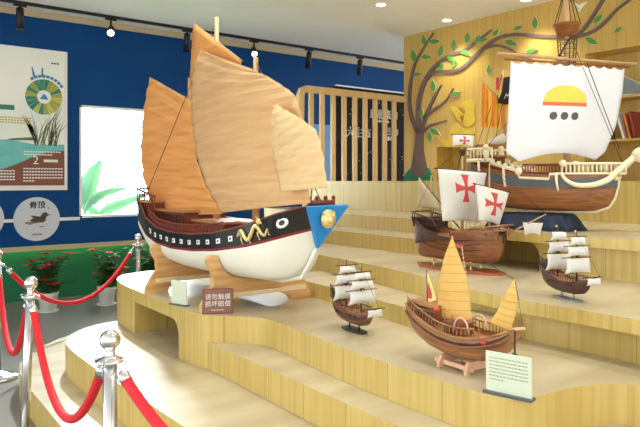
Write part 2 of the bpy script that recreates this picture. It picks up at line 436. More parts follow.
# colour wheel
wc = spot(44, 97, yl); wx, wz = wc.x, wc.z; wr = 0.222
m_ = MB()
for k in range(20):
    a0, a1 = 2*PI*k/20, 2*PI*(k+0.94)/20
    mm = [0, 1, 0, 2, 1, 0, 2, 0, 1, 2][k % 10] if k % 3 else 0
    if 4 <= k <= 6 or 10 <= k <= 12: mm = 1
    flat(m_, [(wx+0.085*math.cos(a0), wz+0.085*math.sin(a0)), (wx+wr*math.cos(a0), wz+wr*math.sin(a0)), (wx+wr*math.cos(a1), wz+wr*math.sin(a1)), (wx+0.085*math.cos(a1), wz+0.085*math.sin(a1))], 0.003, mm)
for k in range(9):
    a0, a1 = 0.55+0.19*k, 0.55+0.19*(k+0.8)
    flat(m_, [(wx+r_*math.cos(a), wz+r_*math.sin(a)) for r_, a in ((wr+0.02, a0), (wr+0.055, a0), (wr+0.055, a1), (wr+0.02, a1))], 0.003, 3)
flat(m_, [(wx-0.13, wz+0.24), (wx-0.1, wz+0.24), (wx-0.135, wz+0.36), (wx-0.15, wz+0.36)], 0.003, 3); flat(m_, [(wx-0.03, wz+0.26), (wx-0.01, wz+0.26), (wx-0.01, wz+0.36), (wx-0.03, wz+0.36)], 0.003, 3)
flat(m_, [(wx-0.05, wz-0.03), (wx+0.05, wz-0.03), (wx+0.03, wz+0.01), (wx, wz+0.04), (wx-0.02, wz+0.015)], 0.003, 3)
m_.build('colour_wheel', [YGRN, TGRN, OLIVE, BLUEP], p, True)
m_ = MB()
for k in range(34):
    x0 = 2.16 + 0.3*random.random(); L = 0.22+0.30*random.random(); lean = 0.3*(random.random()-0.45)
    z0 = bz0+0.50
    flat(m_, [(x0-0.004, z0), (x0+0.004, z0), (x0+lean*0.55+0.003, z0+L*0.6), (x0+lean*1.3, z0+L), (x0+lean*0.5-0.003, z0+L*0.6)], 0.003)
flat(m_, [(1.82, bz0+0.55), (2.2, bz0+0.56), (2.15, bz0+0.60), (2.0, bz0+0.585), (1.9, bz0+0.575)], 0.003)
m_.build('reed_print', REED, p, True)
m_ = MB(); put_text(m_, '2', 0.15, face_minus_y(2.175, yl-0.0045, bz0+0.31)); m_.build('numeral', WHITE, p, True)
MB().box((2.27, yl-0.006, bz0+0.29), (2.44, yl-0.004, bz0+0.325)).build('title_bar', WHITE, p, True)
def text_rows(nm, x0, z0, rows_, mt, step=0.038, h=0.017):
    m_ = MB()
    for k, n_ in enumerate(rows_):
        for j in range(n_): m_.box((x0+0.034*j, yl-0.006, z0-step*k), (x0+0.034*j+0.025, yl-0.002, z0-step*k+h))
    m_.build(nm, mt, p, True)
text_rows('text_block', 2.03, bz0+0.20, [14, 14, 14, 14, 4], WHITE)
text_rows('text_block', 1.5, bz0+0.17, [13, 13, 13, 13], WHITE, 0.035)
text_rows('text_block', 2.04, bz0+0.41, [13, 10], WHITE, 0.035)
text_rows('text_block', 1.72, bz0+0.82, [12, 12, 12], OLIVE, 0.03, 0.016)
MB().box((1.55, yl-0.004, bz0+0.92), (1.93, yl, bz0+0.98)).build('heading_bar', TGRN, p, True)
text_rows('date_line', 2.36, bz1-0.155, [3], INK)

DISC = mat('round_sign_face', rgb(206, 212, 218), 0.5, noise=0.03)
DUCKM = mat('duck_print', rgb(92, 84, 66), 0.6, col2=rgb(50, 48, 42), scale=(20, 20, 20)); TAN_P = mat('duck_print_tan', rgb(160, 136, 92), 0.6, noise=0.2)
REDINK = mat('red_ink', rgb(170, 70, 60), 0.6, noise=0.1)
def round_sign(cx, cz, r, label):
    t = thing('round_sign', label, 'sign', (cx, Qb, cz), 0, None)
    n = 40
    MB().slab([(cx+r*math.cos(2*PI*k/n), Qb, cz+r*math.sin(2*PI*k/n)) for k in range(n)], (0, -0.03, 0)).build('disc', DISC, t, True)
    y = Qb-0.03; b = MB(); k_ = r/0.3
    def f(pts, m=0): b.slab([(cx+x*k_, y, cz+z*k_) for x, z in pts], (0, -0.002, 0), m)
    f([(-0.10, 0.05), (-0.02, 0.045), (0.04, 0.03), (0.06, 0.07), (0.09, 0.09), (0.12, 0.09), (0.14, 0.065), (0.18, 0.05), (0.14, 0.045), (0.115, 0.02), (0.11, -0.03), (0.07, -0.05), (-0.04, -0.05), (-0.1, -0.02), (-0.05, 0.02)])
    f([(-0.15, -0.03), (-0.04, -0.035), (0.0, -0.055), (-0.1, -0.075), (-0.16, -0.06)], 1)
    f([(0.02, -0.10), (0.1, -0.105), (0.08, -0.112), (0.03, -0.112)])
    b.build('duck_print', [DUCKM, TAN_P], t, True)
    b = MB(); put_text(b, '骨顶', 0.105*k_, face_minus_y(cx, y-0.002, cz+0.185*k_), bold=0.003); b.box((cx+0.135*k_, y-0.002, cz+0.14*k_), (cx+0.155*k_, y, cz+0.155*k_))
    b.build('lettering', INK, t, True)
    b = MB()
    for j in range(5): b.box((cx+(-0.06+0.025*j)*k_, y-0.002, cz-0.22*k_), (cx+(-0.042+0.025*j)*k_, y, cz-0.2*k_))
    b.build('small_print', REDINK, t, True)
c_ = spot(37, 219, Qb-0.02); round_sign(c_.x, c_.z, 0.272, 'round white sign with a brown duck below the poster')
c_ = spot(-21, 219, Qb-0.02); round_sign(c_.x, c_.z, 0.272, 'round white sign cut by the picture edge behind the first chrome post')

# dark notice board behind the slats
BOARD = mat('black_board_film', rgb(12, 12, 15), 0.6, spec=0.1, col2=rgb(34, 30, 28), scale=(9, 9, 9)); STAR = mat('board_specks', rgb(220, 214, 200), 0.6, noise=0.1)
a, b_ = on_y(336, 86, Qb-0.02), on_y(420, 93, Qb-0.02)
t = thing('notice_board', 'black display board with white lettering behind the pale wooden slats', 'board', ((a.x+b_.x)/2, Qb-0.03, 1.4))
MB().box((a.x, Qb-0.03, 0.9), (b_.x, Qb-0.001, a.z)).build('board_panel', BOARD, t, True)
MB().box((a.x-0.02, Qb-0.035, a.z), (b_.x, Qb-0.001, a.z+0.025)).build('edge_strip', WHITE, t, True)
m_ = MB()
def bt(u, v, s, body):
    q = on_y(u, v, Qb-0.031); put_text(m_, body, s, face_minus_y(q.x, q.y, q.z), bold=0.008, align='LEFT')
bt(369.5, 114, 0.175, '皇息繁的'); bt(377, 121, 0.07, 'a b e r a e'); bt(346, 132.5, 0.19, '大生态'); bt(387, 132, 0.14, '生物'); bt(387, 139, 0.08, '多样性')
m_.build('lettering', WHITE, t, True)
m_ = MB()
for k in range(90):
    x, z = a.x+0.05+(b_.x-a.x-0.1)*random.random(), 1.3+1.75*random.random()**1.6; s = 0.006+0.012*random.random()
    m_.box((x, Qb-0.032, z), (x+s, Qb-0.03, z+s))
m_.build('printed_specks', STAR, t, True)
# pale blue door seen between the slats
LBLUE = mat('pale_blue_door', rgb(96, 160, 214), 0.5, noise=0.1)
a, b_ = on_y(312, 124, Qb-0.02), on_y(333, 124, Qb-0.02)
structure(MB().box((a.x, Qb-0.04, 0.7), (b_.x, Qb, a.z)).build('door_1', LBLUE))

# ------------------------------------------------------------------ slatted railing
ry = 6.74
t = thing('slatted_railing', 'pale wooden slatted railing on the top step beside the tree wall', 'railing', (5.9, ry, 1.5))
lx = on_y(300, 120, ry).x
pr = [(lx, ry, 1.5), (lx, ry, 2.3), (lx+0.005, ry, 2.60), (lx+0.03, ry, 2.665), (lx+0.09, ry, 2.69), (6.85, ry, 2.69)]
def barpath(mb, P, w, d):
    P = [Vector(q) for q in P]; G = []
    for i, q in enumerate(P):
        tt = (P[min(i+1, len(P)-1)]-P[max(i-1, 0)]).normalized(); nn = Vector((-tt.z, 0, tt.x))
        G.append([q+nn*w/2+Vector((0, -d/2, 0)), q-nn*w/2+Vector((0, -d/2, 0)), q-nn*w/2+Vector((0, d/2, 0)), q+nn*w/2+Vector((0, d/2, 0))])
    vs = [x for g in G for x in g]; fs = []
    for i in range(len(P)-1):
        for j in range(4): fs.append((i*4+j, i*4+(j+1) % 4, (i+1)*4+(j+1) % 4, (i+1)*4+j))
    fs += [(0, 1, 2, 3), tuple(len(vs)-4+j for j in (3, 2, 1, 0))]
    mb.add(vs, fs)
m_ = MB(); barpath(m_, pr[1:], 0.085, 0.07); m_.build('top_rail', RAILWOOD, t, True)
m_ = MB(); m_.box((lx-0.043, ry-0.035, 1.5), (lx+0.043, ry+0.035, 2.30)); m_.build('post', RAILWOOD, t, True)
for u in (311, 322, 333, 344, 354.7, 365, 375, 384.6, 394):
    x = on_y(u, 140, ry).x
    MB().box((x-0.032, ry-0.02, 1.5), (x+0.032, ry+0.02, 2.66)).build('slat', RAILWOOD, t, True)

# ------------------------------------------------------------------ ceiling track and lamps
ty = 8.22
t = thing('light_track', 'long black lighting track along the ceiling in front of the blue wall', 'light track', (4, ty, CZ))
MB().box((0.9, ty-0.018, CZ-0.035), (10.5, ty+0.018, CZ)).build('rail', BLACK, t, True)
heads = [(20, 'black track spotlight above the nature poster, first along the track', 0.0, False, (0, -0.1, -1)),
         (111, 'lit track spotlight with white glow between poster and orange sails', 0.0, True, (-0.32, -0.72, -0.62)),
         (187, 'black track spotlight just beside the peak of the tan mainsail', 0.0, False, (0, 0.1, -1)),
         (254, 'lit track spotlight glowing behind the top of the tan mainsail', 0.0, True, (-0.3, -0.7, -0.75)),
         (309, 'black track spotlight over the rounded end of the slatted railing', 0.0, False, (0, 0.15, -1)),
         (360, 'black track spotlight above the dark notice board', 0.0, False, (0, 0.1, -1))]
for u, lab, rz, lit, dr in heads:
    x = on_y(u, 30, ty).x; dr = Vector(dr).normalized()
    t = thing('track_spotlight', lab, 'spotlight', (x, ty, CZ-0.035), 0, 'track spotlights over the blue wall')
    MB().box((x-0.07, ty-0.02, CZ-0.06), (x+0.07, ty+0.02, CZ-0.033)).build('adapter', BLACK, t, True)
    piv = Vector((x, ty, CZ-(0.19 if lit else 0.14)))
    MB().tube([(x, ty, CZ-0.05), piv], 0.014, 8).build('bracket', BLACK, t, True)
    e = piv + dr*(0.20 if not lit else 0.07); s0 = piv - dr*0.06
    MB().tube([s0, piv, e], [0.040, 0.044, 0.044], 16).build('housing', BLACK, t, True)
    if lit:
        aim_ = Vector((1.5, 4.75, 0.4)) if u < 200 else Vector((2.3, 3.8, 1.4))
        MB().tube([e - dr*0.005, e + dr*0.006], [0.041, 0.041], 16).build('lens', LAMP, t, True)
        ld = D.lights.new('spot_beam', 'SPOT'); ld.energy = 1250 if u < 200 else 300; ld.spot_size = R(44); ld.spot_blend = 1.0; ld.shadow_soft_size = 0.08; ld.color = (0.86, 0.94, 1.0)
        lo = D.objects.new('spot_beam', ld); COL.objects.link(lo); lo.location = e + dr*0.03; lo.rotation_euler = (aim_ - lo.location).to_track_quat('-Z', 'Y').to_euler()
dl = [(381, 4, 'round ceiling downlight glowing above the railing end of the ceiling'), (447, 19.5, 'round ceiling downlight close to the leafy branch tips on the gold wall'),
      (526, -1, 'round ceiling downlight cut by the picture top above the striped flag')]
DLP = [on_z(u, v, CZ) for u, v, _ in dl]
labs = [x[2] for x in dl]
for (x, y) in ((2.2, 4.0), (2.2, 2.4), (3.6, 3.2), (3.6, 1.6), (2.0, 0.9), (5.0, 2.4), (0.6, 3.0)):  # extra downlights out of view, added to brighten the stepped platform
    DLP.append(Vector((x, y, CZ))); labs.append(None)
for P, lab in zip(DLP, labs):
    t = thing('ceiling_downlight', lab or 'added round ceiling downlight brightening the stepped platform, unseen above the picture top', 'downlight', (P.x, P.y, CZ), 0, 'ceiling downlights' if lab else 'added ceiling downlights over the platform')
    MB().lathe([(0.055, -0.002), (0.075, -0.002), (0.08, -0.008), (0.055, -0.012)], (P.x, P.y, CZ), 24).build('trim_ring', WHITE, t, True)
    MB().lathe([(0.053, -0.010), (0.053, -0.016), (0.045, -0.018)], (P.x, P.y, CZ), 24).build('diffuser', LAMP, t, True)
    ld = D.lights.new('downlight_beam', 'SPOT'); ld.energy = DOWN_W; ld.spot_size = R(105); ld.spot_blend = 0.8; ld.shadow_soft_size = 0.06; ld.color = (1.0, 0.94, 0.84)
    lo = D.objects.new('downlight_beam', ld); COL.objects.link(lo); lo.location = (P.x, P.y, CZ-0.03)

# ------------------------------------------------------------------ stanchions and velvet ropes
POSTM = mat('brushed_steel_post', (0.62, 0.63, 0.62), 0.24, metal=1.0, noise=0.08, scale=(60, 60, 1))
def stanchion(x, y, label, lean=(0, 0)):
    t = thing('rope_stanchion', label, 'stanchion', (x, y, 0), 0, 'chrome rope posts')
    MB().lathe([(0.15, 0), (0.152, 0.012), (0.145, 0.022), (0.10, 0.035), (0.05, 0.05), (0.03, 0.062)], n=36).build('base', CHROME, t)
    MB().lathe([(0.0245, 0.05), (0.0245, 0.868)], n=24).build('pole', POSTM, t)
    MB().lathe([(0.027, 0.852), (0.033, 0.856), (0.050, 0.862), (0.050, 0.869), (0.033, 0.875), (0.022, 0.882), (0.017, 0.892), (0.019, 0.903)], n=32).build('collar', CHROME, t)
    for k in range(4):
        a = PI/4 + PI/2*k
        MB().tube([(math.cos(a)*0.048+0.010*math.cos(b)*math.cos(a), math.sin(a)*0.048+0.010*math.cos(b)*math.sin(a), 0.862+0.010*math.sin(b)) for b in [2*PI*i/10 for i in range(11)]], 0.0025, 6).build('ring', CHROME, t)
    MB().ball((0, 0, 0.938), 0.037, 24).build('finial', CHROME, t)
    t.rotation_euler = (lean[0], lean[1], 0)
    return t
PA, PBB, PC, PD, PE = Vector((1.10, 5.40, 0)), Vector((0.94, 3.81, 0)), Vector((0.826, 2.27, 0)), Vector((2.53, 6.18, 0)), Vector((1.0, 0.85, 0))
stanchion(PA.x, PA.y, 'chrome rope post standing alone on the floor below the round signs')
sb_ = stanchion(PBB.x-0.037*CY, PBB.y+0.037*SY, 'chrome rope post leaning slightly beside the lowest curved step')
sb_.rotation_euler = Matrix.Rotation(R(2.5), 3, Vector((SY, CY, 0))).to_euler()
stanchion(PC.x, PC.y, 'chrome rope post with the large ball top in front of the white glaring steps')
stanchion(PD.x, PD.y, 'chrome rope post behind the platform, below the stern of the big ship')
stanchion(PE.x, PE.y, 'chrome rope post holding the far end of the front rope, below the picture edge')
def rope(a, b, sag, label, z=0.852):
    a, b = Vector((a.x, a.y, z)), Vector((b.x, b.y, z)); d = (b-a).normalized()
    a, b = a + d*0.062, b - d*0.062
    t = thing('velvet_rope', label, 'rope', ((a.x+b.x)/2, (a.y+b.y)/2, 0), 0, 'red velvet ropes')
    P = [a.lerp(b, f) - Vector((0, 0, 4*sag*f*(1-f))) for f in [i/40 for i in range(41)]]
    MB().tube(P[1:-1], 0.0185, 14).build('rope_body', VELVET, t, True)
    for s_ in (P[:4], P[-4:]):
        q = s_ if s_ is not None and (s_[0]-a).length < 0.05 else s_[::-1]
        dr = (q[1]-q[0]).normalized(); e0 = q[1]-dr*0.012
        MB().tube([e0, e0+dr*0.012, e0+dr*0.045], [0.014, 0.0225, 0.0215], 12).build('end_cap', CHROME, t, True)
        MB().tube([q[0], (q[0]+e0)/2+Vector((0, 0, 0.004)), e0], 0.004, 8).build('hook', CHROME, t, True)
rope(PA, PD, 0.41, 'red velvet rope sagging in front of the potted plants and green wall')
rope(PA, PBB, 0.46, 'red velvet rope dropping steeply between the lone post and the leaning one', z=0.845)
rope(PBB, PC, 0.40, 'red velvet rope looping low in front of the lowest curved steps')
rope(PC, PE, 0.20, 'red velvet rope running down from the ball topped post out of the picture')

# ------------------------------------------------------------------ potted plants
POTW = mat('white_pot_plastic', rgb(232, 232, 226), 0.4, noise=0.04)
LEAFD = mat('dark_plant_leaf', rgb(60, 108, 50), 0.75, spec=0.15, noise=0.4, scale=(20, 20, 20)); BRACT = mat('red_bract', rgb(206, 52, 52), 0.8, spec=0.1, noise=0.35, scale=(25, 25, 25)); EARTH = mat('potting_soil', rgb(60, 44, 32), 0.9, noise=0.3)
def leaf_blade(mb, base, d, L, w, m=0):
    d = Vector(d).normalized(); sd = d.cross(Vector((0, 0, 1)));
    if sd.length < 0.01: sd = Vector((1, 0, 0))
    sd.normalize(); up = sd.cross(d)
    pts = [(0, 0), (0.3, 0.8), (0.6, 1.0), (1.0, 0.0)]
    b = Vector(base); G = []
    for f, hw in ((0, 0.15), (0.3, 0.85), (0.6, 1.0), (0.85, 0.55), (1, 0.05)):
        c = b + d*L*f - Vector((0, 0, 0.25*L*f*f))
        G.append([c - sd*w*hw + up*0.15*w*hw, c, c + sd*w*hw + up*0.15*w*hw])
    mb.shell(G, 0.0015, m)
def poinsettia(x, y, seed, label, s=1.0):
    rnd = random.Random(seed)
    t = thing('potted_poinsettia', label, 'potted plant', (x, y, 0), 0, 'potted plants along the green wall')
    MB().lathe([(0.085, 0.012), (0.108, 0.20), (0.116, 0.205), (0.116, 0.225), (0.106, 0.225), (0.098, 0.19), (0, 0.19)], n=28).build('pot', POTW, t)
    MB().lathe([(0.10, 0), (0.118, 0.018), (0.112, 0.022), (0.09, 0.012)], n=28).build('saucer', POTW, t)
    MB().lathe([(0.098, 0.185), (0.098, 0.2), (0, 0.205)], n=20).build('soil', EARTH, t)
    st, lf = MB(), MB()
    for k in range(24):
        a = rnd.random()*2*PI; rr = 0.04+0.18*rnd.random(); h = (0.32+0.34*rnd.random())*s
        tip = Vector((math.cos(a)*rr, math.sin(a)*rr, h))
        P = smooth_path([(math.cos(a)*0.03, math.sin(a)*0.03, 0.2), (math.cos(a)*rr*0.4, math.sin(a)*rr*0.4, 0.2+(h-0.2)*0.6), tip], 6)
        st.tube(P, 0.004, 5)
        for i in range(13):
            b = P[1+i % 5]; a2 = rnd.random()*2*PI
            leaf_blade(lf, b, (math.cos(a2), math.sin(a2), 0.1+0.4*rnd.random()), 0.09+0.06*rnd.random(), 0.028)
        if k % 2 == 0:
            br = MB()
            for i in range(8):
                a2 = 2*PI*i/8+rnd.random()
                leaf_blade(br, tip, (math.cos(a2), math.sin(a2), 0.25+0.3*rnd.random()), 0.065+0.035*rnd.random(), 0.024)
            br.build('red_flower', BRACT, t)
    st.build('stems', LEAFD, t); lf.build('foliage', LEAFD, t)
poinsettia(2.12, 7.80, 3, 'red poinsettia in a white pot under the round duck sign')
poinsettia(2.80, 7.80, 9, 'red poinsettia in a white pot under the bright window, behind the long rope', 1.06)
poinsettia(3.40, 7.85, 14, 'red poinsettia half hidden by the rear cradle of the big ship', 1.05)

# ------------------------------------------------------------------ big sailing ship model
def hull(mb, st, nseg=12, mats=lambda i, n: 0, deck=None, bul=0.03, th=0.008, ey=0.7, ez=0.95):
    """st: (x, half width, z sheer, z keel[, ey]) from stern to bow; closed solid with a sunken deck"""
    rows = []
    for q in st:
        x, w, zs, zk = q[:4]; e = q[4] if len(q) > 4 else ey
        prof = []
        for i in range(nseg + 1):
            a = PI/2*i/nseg
            prof.append((w*max(0.0, math.cos(a))**e, zs-(zs-zk)*math.sin(a)**ez))
        ring = [Vector((x, -y, z)) for y, z in prof] + [Vector((x, y, z)) for y, z in prof[:-1][::-1]]
        wi = max(w-th, w*0.3)
        ring += [Vector((x, wi, zs)), Vector((x, wi, zs-bul)), Vector((x, -wi, zs-bul)), Vector((x, -wi, zs))]
        rows.append(ring)
    k = len(rows[0]); vs = [p for r in rows for p in r]
    for j in range(k):
        j2 = (j+1) % k
        if j < nseg: mm = mats(j, nseg)
        elif j < 2*nseg: mm = mats(2*nseg-1-j, nseg)
        else: mm = mats(0, nseg) if deck is None else (deck if 2*nseg+1 <= j <= 2*nseg+3 - 0 else mats(0, nseg))
        fs = [(i*k+j, i*k+j2, (i+1)*k+j2, (i+1)*k+j) for i in range(len(rows)-1)]
        o = len(mb.v) if j == 0 else o
        if j == 0: mb.v += vs
        for f in fs: mb.f.append([o+q for q in f]); mb.m.append(mm); mb.s.append(j < 2*nseg)
    for i in (0, len(rows)-1):
        f = [o+i*k+j for j in range(2*nseg+1)]
        mb.f.append(f); mb.m.append(mats(0, nseg)); mb.s.append(False)
    return rows
def interp(tab, x):
    for a, b in zip(tab, tab[1:]):
        if a[0] <= x <= b[0]:
            f = (x-a[0])/(b[0]-a[0]); return [p+(q-p)*f for p, q in zip(a, b)]
    return list(tab[0] if x < tab[0][0] else tab[-1])
HWHITE = mat('hull_white_paint', rgb(236, 236, 220), 0.42, noise=0.04, scale=(3, 3, 3))
HBLACK = mat('hull_black_paint', rgb(22, 22, 24), 0.38, noise=0.2)
HRED = mat('hull_dark_red_paint', rgb(132, 30, 36), 0.45, noise=0.1)
HBLUE = mat('bow_blue_paint', rgb(18, 140, 214), 0.42, noise=0.06)
GOLDM = mat('gilded_metal', rgb(238, 216, 150), 0.34, metal=0.65, noise=0.25, scale=(60, 60, 60), bump=0.3)
BROWN = mat('red_brown_wood', rgb(128, 62, 42), 0.5, noise=0.3, scale=(30, 4, 30))
DARKW = mat('dark_brown_wood', rgb(70, 42, 30), 0.5, noise=0.3, scale=(30, 8, 30))
DECKW = mat('deck_wood', rgb(178, 128, 82), 0.5, noise=0.2, scale=(4, 50, 4))
MASTW = mat('mast_wood', rgb(196, 158, 108), 0.5, noise=0.15, scale=(30, 30, 3))
PALEW = mat('pale_strip_wood', rgb(238, 212, 166), 0.5, noise=0.08)
CRADLE = mat('cradle_wood', rgb(222, 178, 118), 0.5, col2=rgb(196, 146, 86), scale=(4, 14, 30), detail=6)
def cloth(name, base, dark, sc=(5, 5, 26), bump=0.5, trans=0.25):
    m = mat(name, base, 0.85, col2=dark, scale=sc, bump=bump, detail=5, spec=0.15)
    n, l = m.node_tree.nodes, m.node_tree.links
    tr = n.new('ShaderNodeBsdfTranslucent'); tr.inputs['Color'].default_value = (*base, 1)
    mxs = n.new('ShaderNodeMixShader'); mxs.inputs[0].default_value = trans
    out = [x for x in n if x.type == 'OUTPUT_MATERIAL'][0]; b = n['Principled BSDF']
    l.new(b.outputs['BSDF'], mxs.inputs[1]); l.new(tr.outputs['BSDF'], mxs.inputs[2]); l.new(mxs.outputs[0], out.inputs['Surface'])
    return m
SAILTAN = cloth('tan_sail_cloth', rgb(240, 204, 152), rgb(226, 186, 132), (2.5, 2.5, 38), 0.9)
SAILOR = cloth('orange_tan_sail_cloth', rgb(242, 184, 114), rgb(226, 164, 94), (2.5, 2.5, 38), 0.9)
SAILPALE = cloth('pale_sail_cloth', rgb(246, 220, 170), rgb(236, 206, 152), (2.5, 2.5, 38), 0.9)

BS = Vector((2.28, 3.95, 0.70))
ship = thing('sailing_ship_model', 'big white and black sailing ship model with three large tan sails on wooden cradles', 'model ship', BS, -PI/2)
tabS = [(2.87, 0.140, 1.357, 1.135, 1.236), (2.95, 0.165, 1.338, 1.02, 1.215), (3.1, 0.21, 1.300, 0.935, 1.176), (3.3, 0.27, 1.235, 0.893, 1.125), (3.6, 0.318, 1.172, 0.882, 1.078),
        (3.9, 0.33, 1.145, 0.88, 1.054), (4.2, 0.33, 1.140, 0.882, 1.046), (4.5, 0.31, 1.157, 0.895, 1.060), (4.75, 0.28, 1.215, 0.925, 1.100), (4.9, 0.25, 1.285, 0.965, 1.150), (5.03, 0.225, 1.350, 1.03, 1.20)]
NB = 16
def bow_mix(y, hw, z):
    _, w, zs, zk, zb = interp(tabS, y)
    t = min(1.0, max(0.0, (3.30-y)/0.42)); t = t*t*(3-2*t)
    return hw*(1-t) + t*min(hw, w*max(0.0, (z-zk)/(zs-zk)))
def rake(y, z):
    t = min(1.0, max(0.0, (3.2-y)/0.33)); return y + 0.095*t*max(0.0, (1.357-z)/0.225)
def profile(y):
    _, w, zs, zk, zb = interp(tabS, y)
    z2 = zb-0.016
    pr = [(w, zs), (bow_mix(y, w*0.985, zb), zb), (bow_mix(y, w*0.98, z2), z2)]
    for i in range(1, NB+1):
        a = PI/2*i/NB; z = z2-(z2-zk)*math.sin(a)**1.05
        pr.append((bow_mix(y, w*0.98*max(0.0, math.cos(a))**0.62, z), z))
    return pr
hb = MB()
ysamp = [2.87+(5.03-2.87)*i/40 for i in range(41)]
rings = []
for y in ysamp:
    _, w, zs, zk, zb = interp(tabS, y)
    pr = profile(y)
    full = [Vector((2.28-a_, rake(y, z), z)) for a_, z in pr] + [Vector((2.28+a_, rake(y, z), z)) for a_, z in pr[:-1][::-1]]
    zd = min(zs-0.04, max(1.10, zk+0.15)); wi = max(0.008, bow_mix(y, w*0.98, zd)-0.03)
    full += [Vector((2.28+w-0.018, y, zs)), Vector((2.28+wi, rake(y, zd), zd)), Vector((2.28-wi, rake(y, zd), zd)), Vector((2.28-w+0.018, y, zs))]
    rings.append(full)
k = len(rings[0]); np_ = len(pr)
hb.v = [p for r in rings for p in r]
for j in range(k):
    j2 = (j+1) % k
    jj = j if j < np_-1 else 2*np_-3-j
    mm = 1 if jj == 0 else 2 if jj == 1 else 0
    if j >= 2*np_-2: mm = 3 if j == 2*np_ else 1
    for i in range(len(rings)-1):
        hb.f.append([i*k+j, i*k+j2, (i+1)*k+j2, (i+1)*k+j]); hb.m.append(mm); hb.s.append(2 < jj and j < 2*np_-2)
for i, mm in ((0, 4), (len(rings)-1, 1)):
    hb.f.append([i*k+j for j in range(2*np_-1)]); hb.m.append(mm); hb.s.append(False)
hl = hb.build('hull', [HWHITE, HBLACK, HRED, DECKW, HBLUE], ship, True)
# blue triangular bow panel
tl, tr, tp = Vector((2.132, 2.868, 1.362)), Vector((2.42, 2.868, 1.366)), Vector((2.28, 2.972, 1.118))
bp = MB().slab([tl, tr, tp], (0, -0.03, -0.006)).build('bow_panel', HBLUE, ship, True)
kl = MB().tube([tp+Vector((0, -0.01, 0.0)), (2.28, 3.02, 1.03), (2.28, 3.10, 0.93), (2.28, 3.3, 0.885), (2.28, 3.6, 0.872)], [0.012, 0.014, 0.014, 0.012, 0.008], 8).build('stem_keel', HWHITE, ship, True)
fc = Vector((2.272, 2.842, 1.288)); lm = MB()
lm.ball(fc, 0.052, 16, 0, (1.0, 0.45, 1.05)); lm.ball(fc+Vector((0, -0.02, -0.008)), 0.02, 10, 0, (1.3, 0.8, 0.8)); lm.ball(fc+Vector((0, -0.016, -0.03)), 0.016, 10, 0, (1.4, 0.6, 0.5))
for sx in (-1, 1):
    lm.ball(fc+Vector((0.019*sx, -0.018, 0.016)), 0.009, 8); lm.ball(fc+Vector((0.034*sx, -0.004, 0.032)), 0.012, 8)
lm.build('lion_mask', GOLDM, bp, True)
# eye, portholes and gold dragon on the black band (both sides)
def side(y, f, off=0.004, s=-1):
    _, w, zs, zk, zb = interp(tabS, y)
    z = zb+(zs-zb)*f
    return Vector((2.28 + s*(bow_mix(y, w*(1-0.015*(1-f)), z)+off), rake(y, z), z))
def band_quad(mb, y0, y1, f0, f1, m=0, s=-1, t=0.006):
    P = [side(y0, f0, -0.002, s), side(y1, f0, -0.002, s), side(y1, f1, -0.002, s), side(y0, f1, -0.002, s)]
    mb.slab(P, (s*t, 0, 0), m)
for s in (-1, 1):
    for i in range(11):
        y = 3.42+0.118*i
        mb = MB(); band_quad(mb, y, y+0.036, 0.30, 0.62, 0, s); band_quad(mb, y+0.011, y+0.025, 0.40, 0.52, 1, s, 0.0075)
        mb.build('porthole', [WHITE, DARKW], ship, True)
    ec = side(3.035, 0.56, 0, s); tang = (side(3.1, 0.5, 0, s)-side(2.97, 0.5, 0, s)).normalized(); nn = tang.cross(Vector((0, 0, 1)))*(1 if s < 0 else 1)
    if nn.x*s < 0: nn = -nn
    for rr, mm, of, nm in ((0.030, WHITE, 0.012, 'eye_white'), (0.015, HBLACK, 0.015, 'eye_pupil')):
        mb = MB(); mb.slab([ec-nn*0.004+tang*rr*1.35*math.cos(2*PI*q/24)+Vector((0, 0, rr*math.sin(2*PI*q/24))) for q in range(24)], nn*(of+0.004))
        mb.build(nm, mm, ship, True)
    dm = MB()
    body = smooth_path([side(3.36-0.0225*i, 0.5+0.30*math.sin(i*1.25), 0.010, s) for i in range(11)], 50)
    dm.tube(body, [0.004+0.009*math.sin(PI*min(1, (q+3)/52))**0.6 for q in range(50)], 8)
    hd = side(3.19, 0.95, 0.014, s); dm.ball(hd, 0.019, 10, 0, (0.6, 1.4, 1)); dm.ball(hd+Vector((0, -0.022, -0.006)), 0.011, 8, 0, (0.7, 1.5, 0.8))
    for dy, dz in ((0.03, 0.03), (0.01, 0.034), (-0.015, 0.022)): dm.tube([hd, hd+Vector((0, dy, dz))], [0.005, 0.001], 5)
    for yy, ff in ((3.33, 0.1), (3.27, 0.05), (3.21, 0.12), (3.14, 0.2), (3.34, 0.8), (3.24, 0.75)):
        c0 = side(yy, 0.5, 0.006, s); c1 = side(yy-0.012, ff, 0.010, s); dm.tube([c0, c0.lerp(c1, 0.6)+Vector((0, 0.008, 0)), c1], [0.006, 0.005, 0.002], 6)
        for g in (-0.012, 0, 0.012): dm.tube([c1, c1+Vector((0, g, -0.008))], [0.003, 0.001], 4)
    dm.build('dragon_ornament', GOLDM, ship, True)
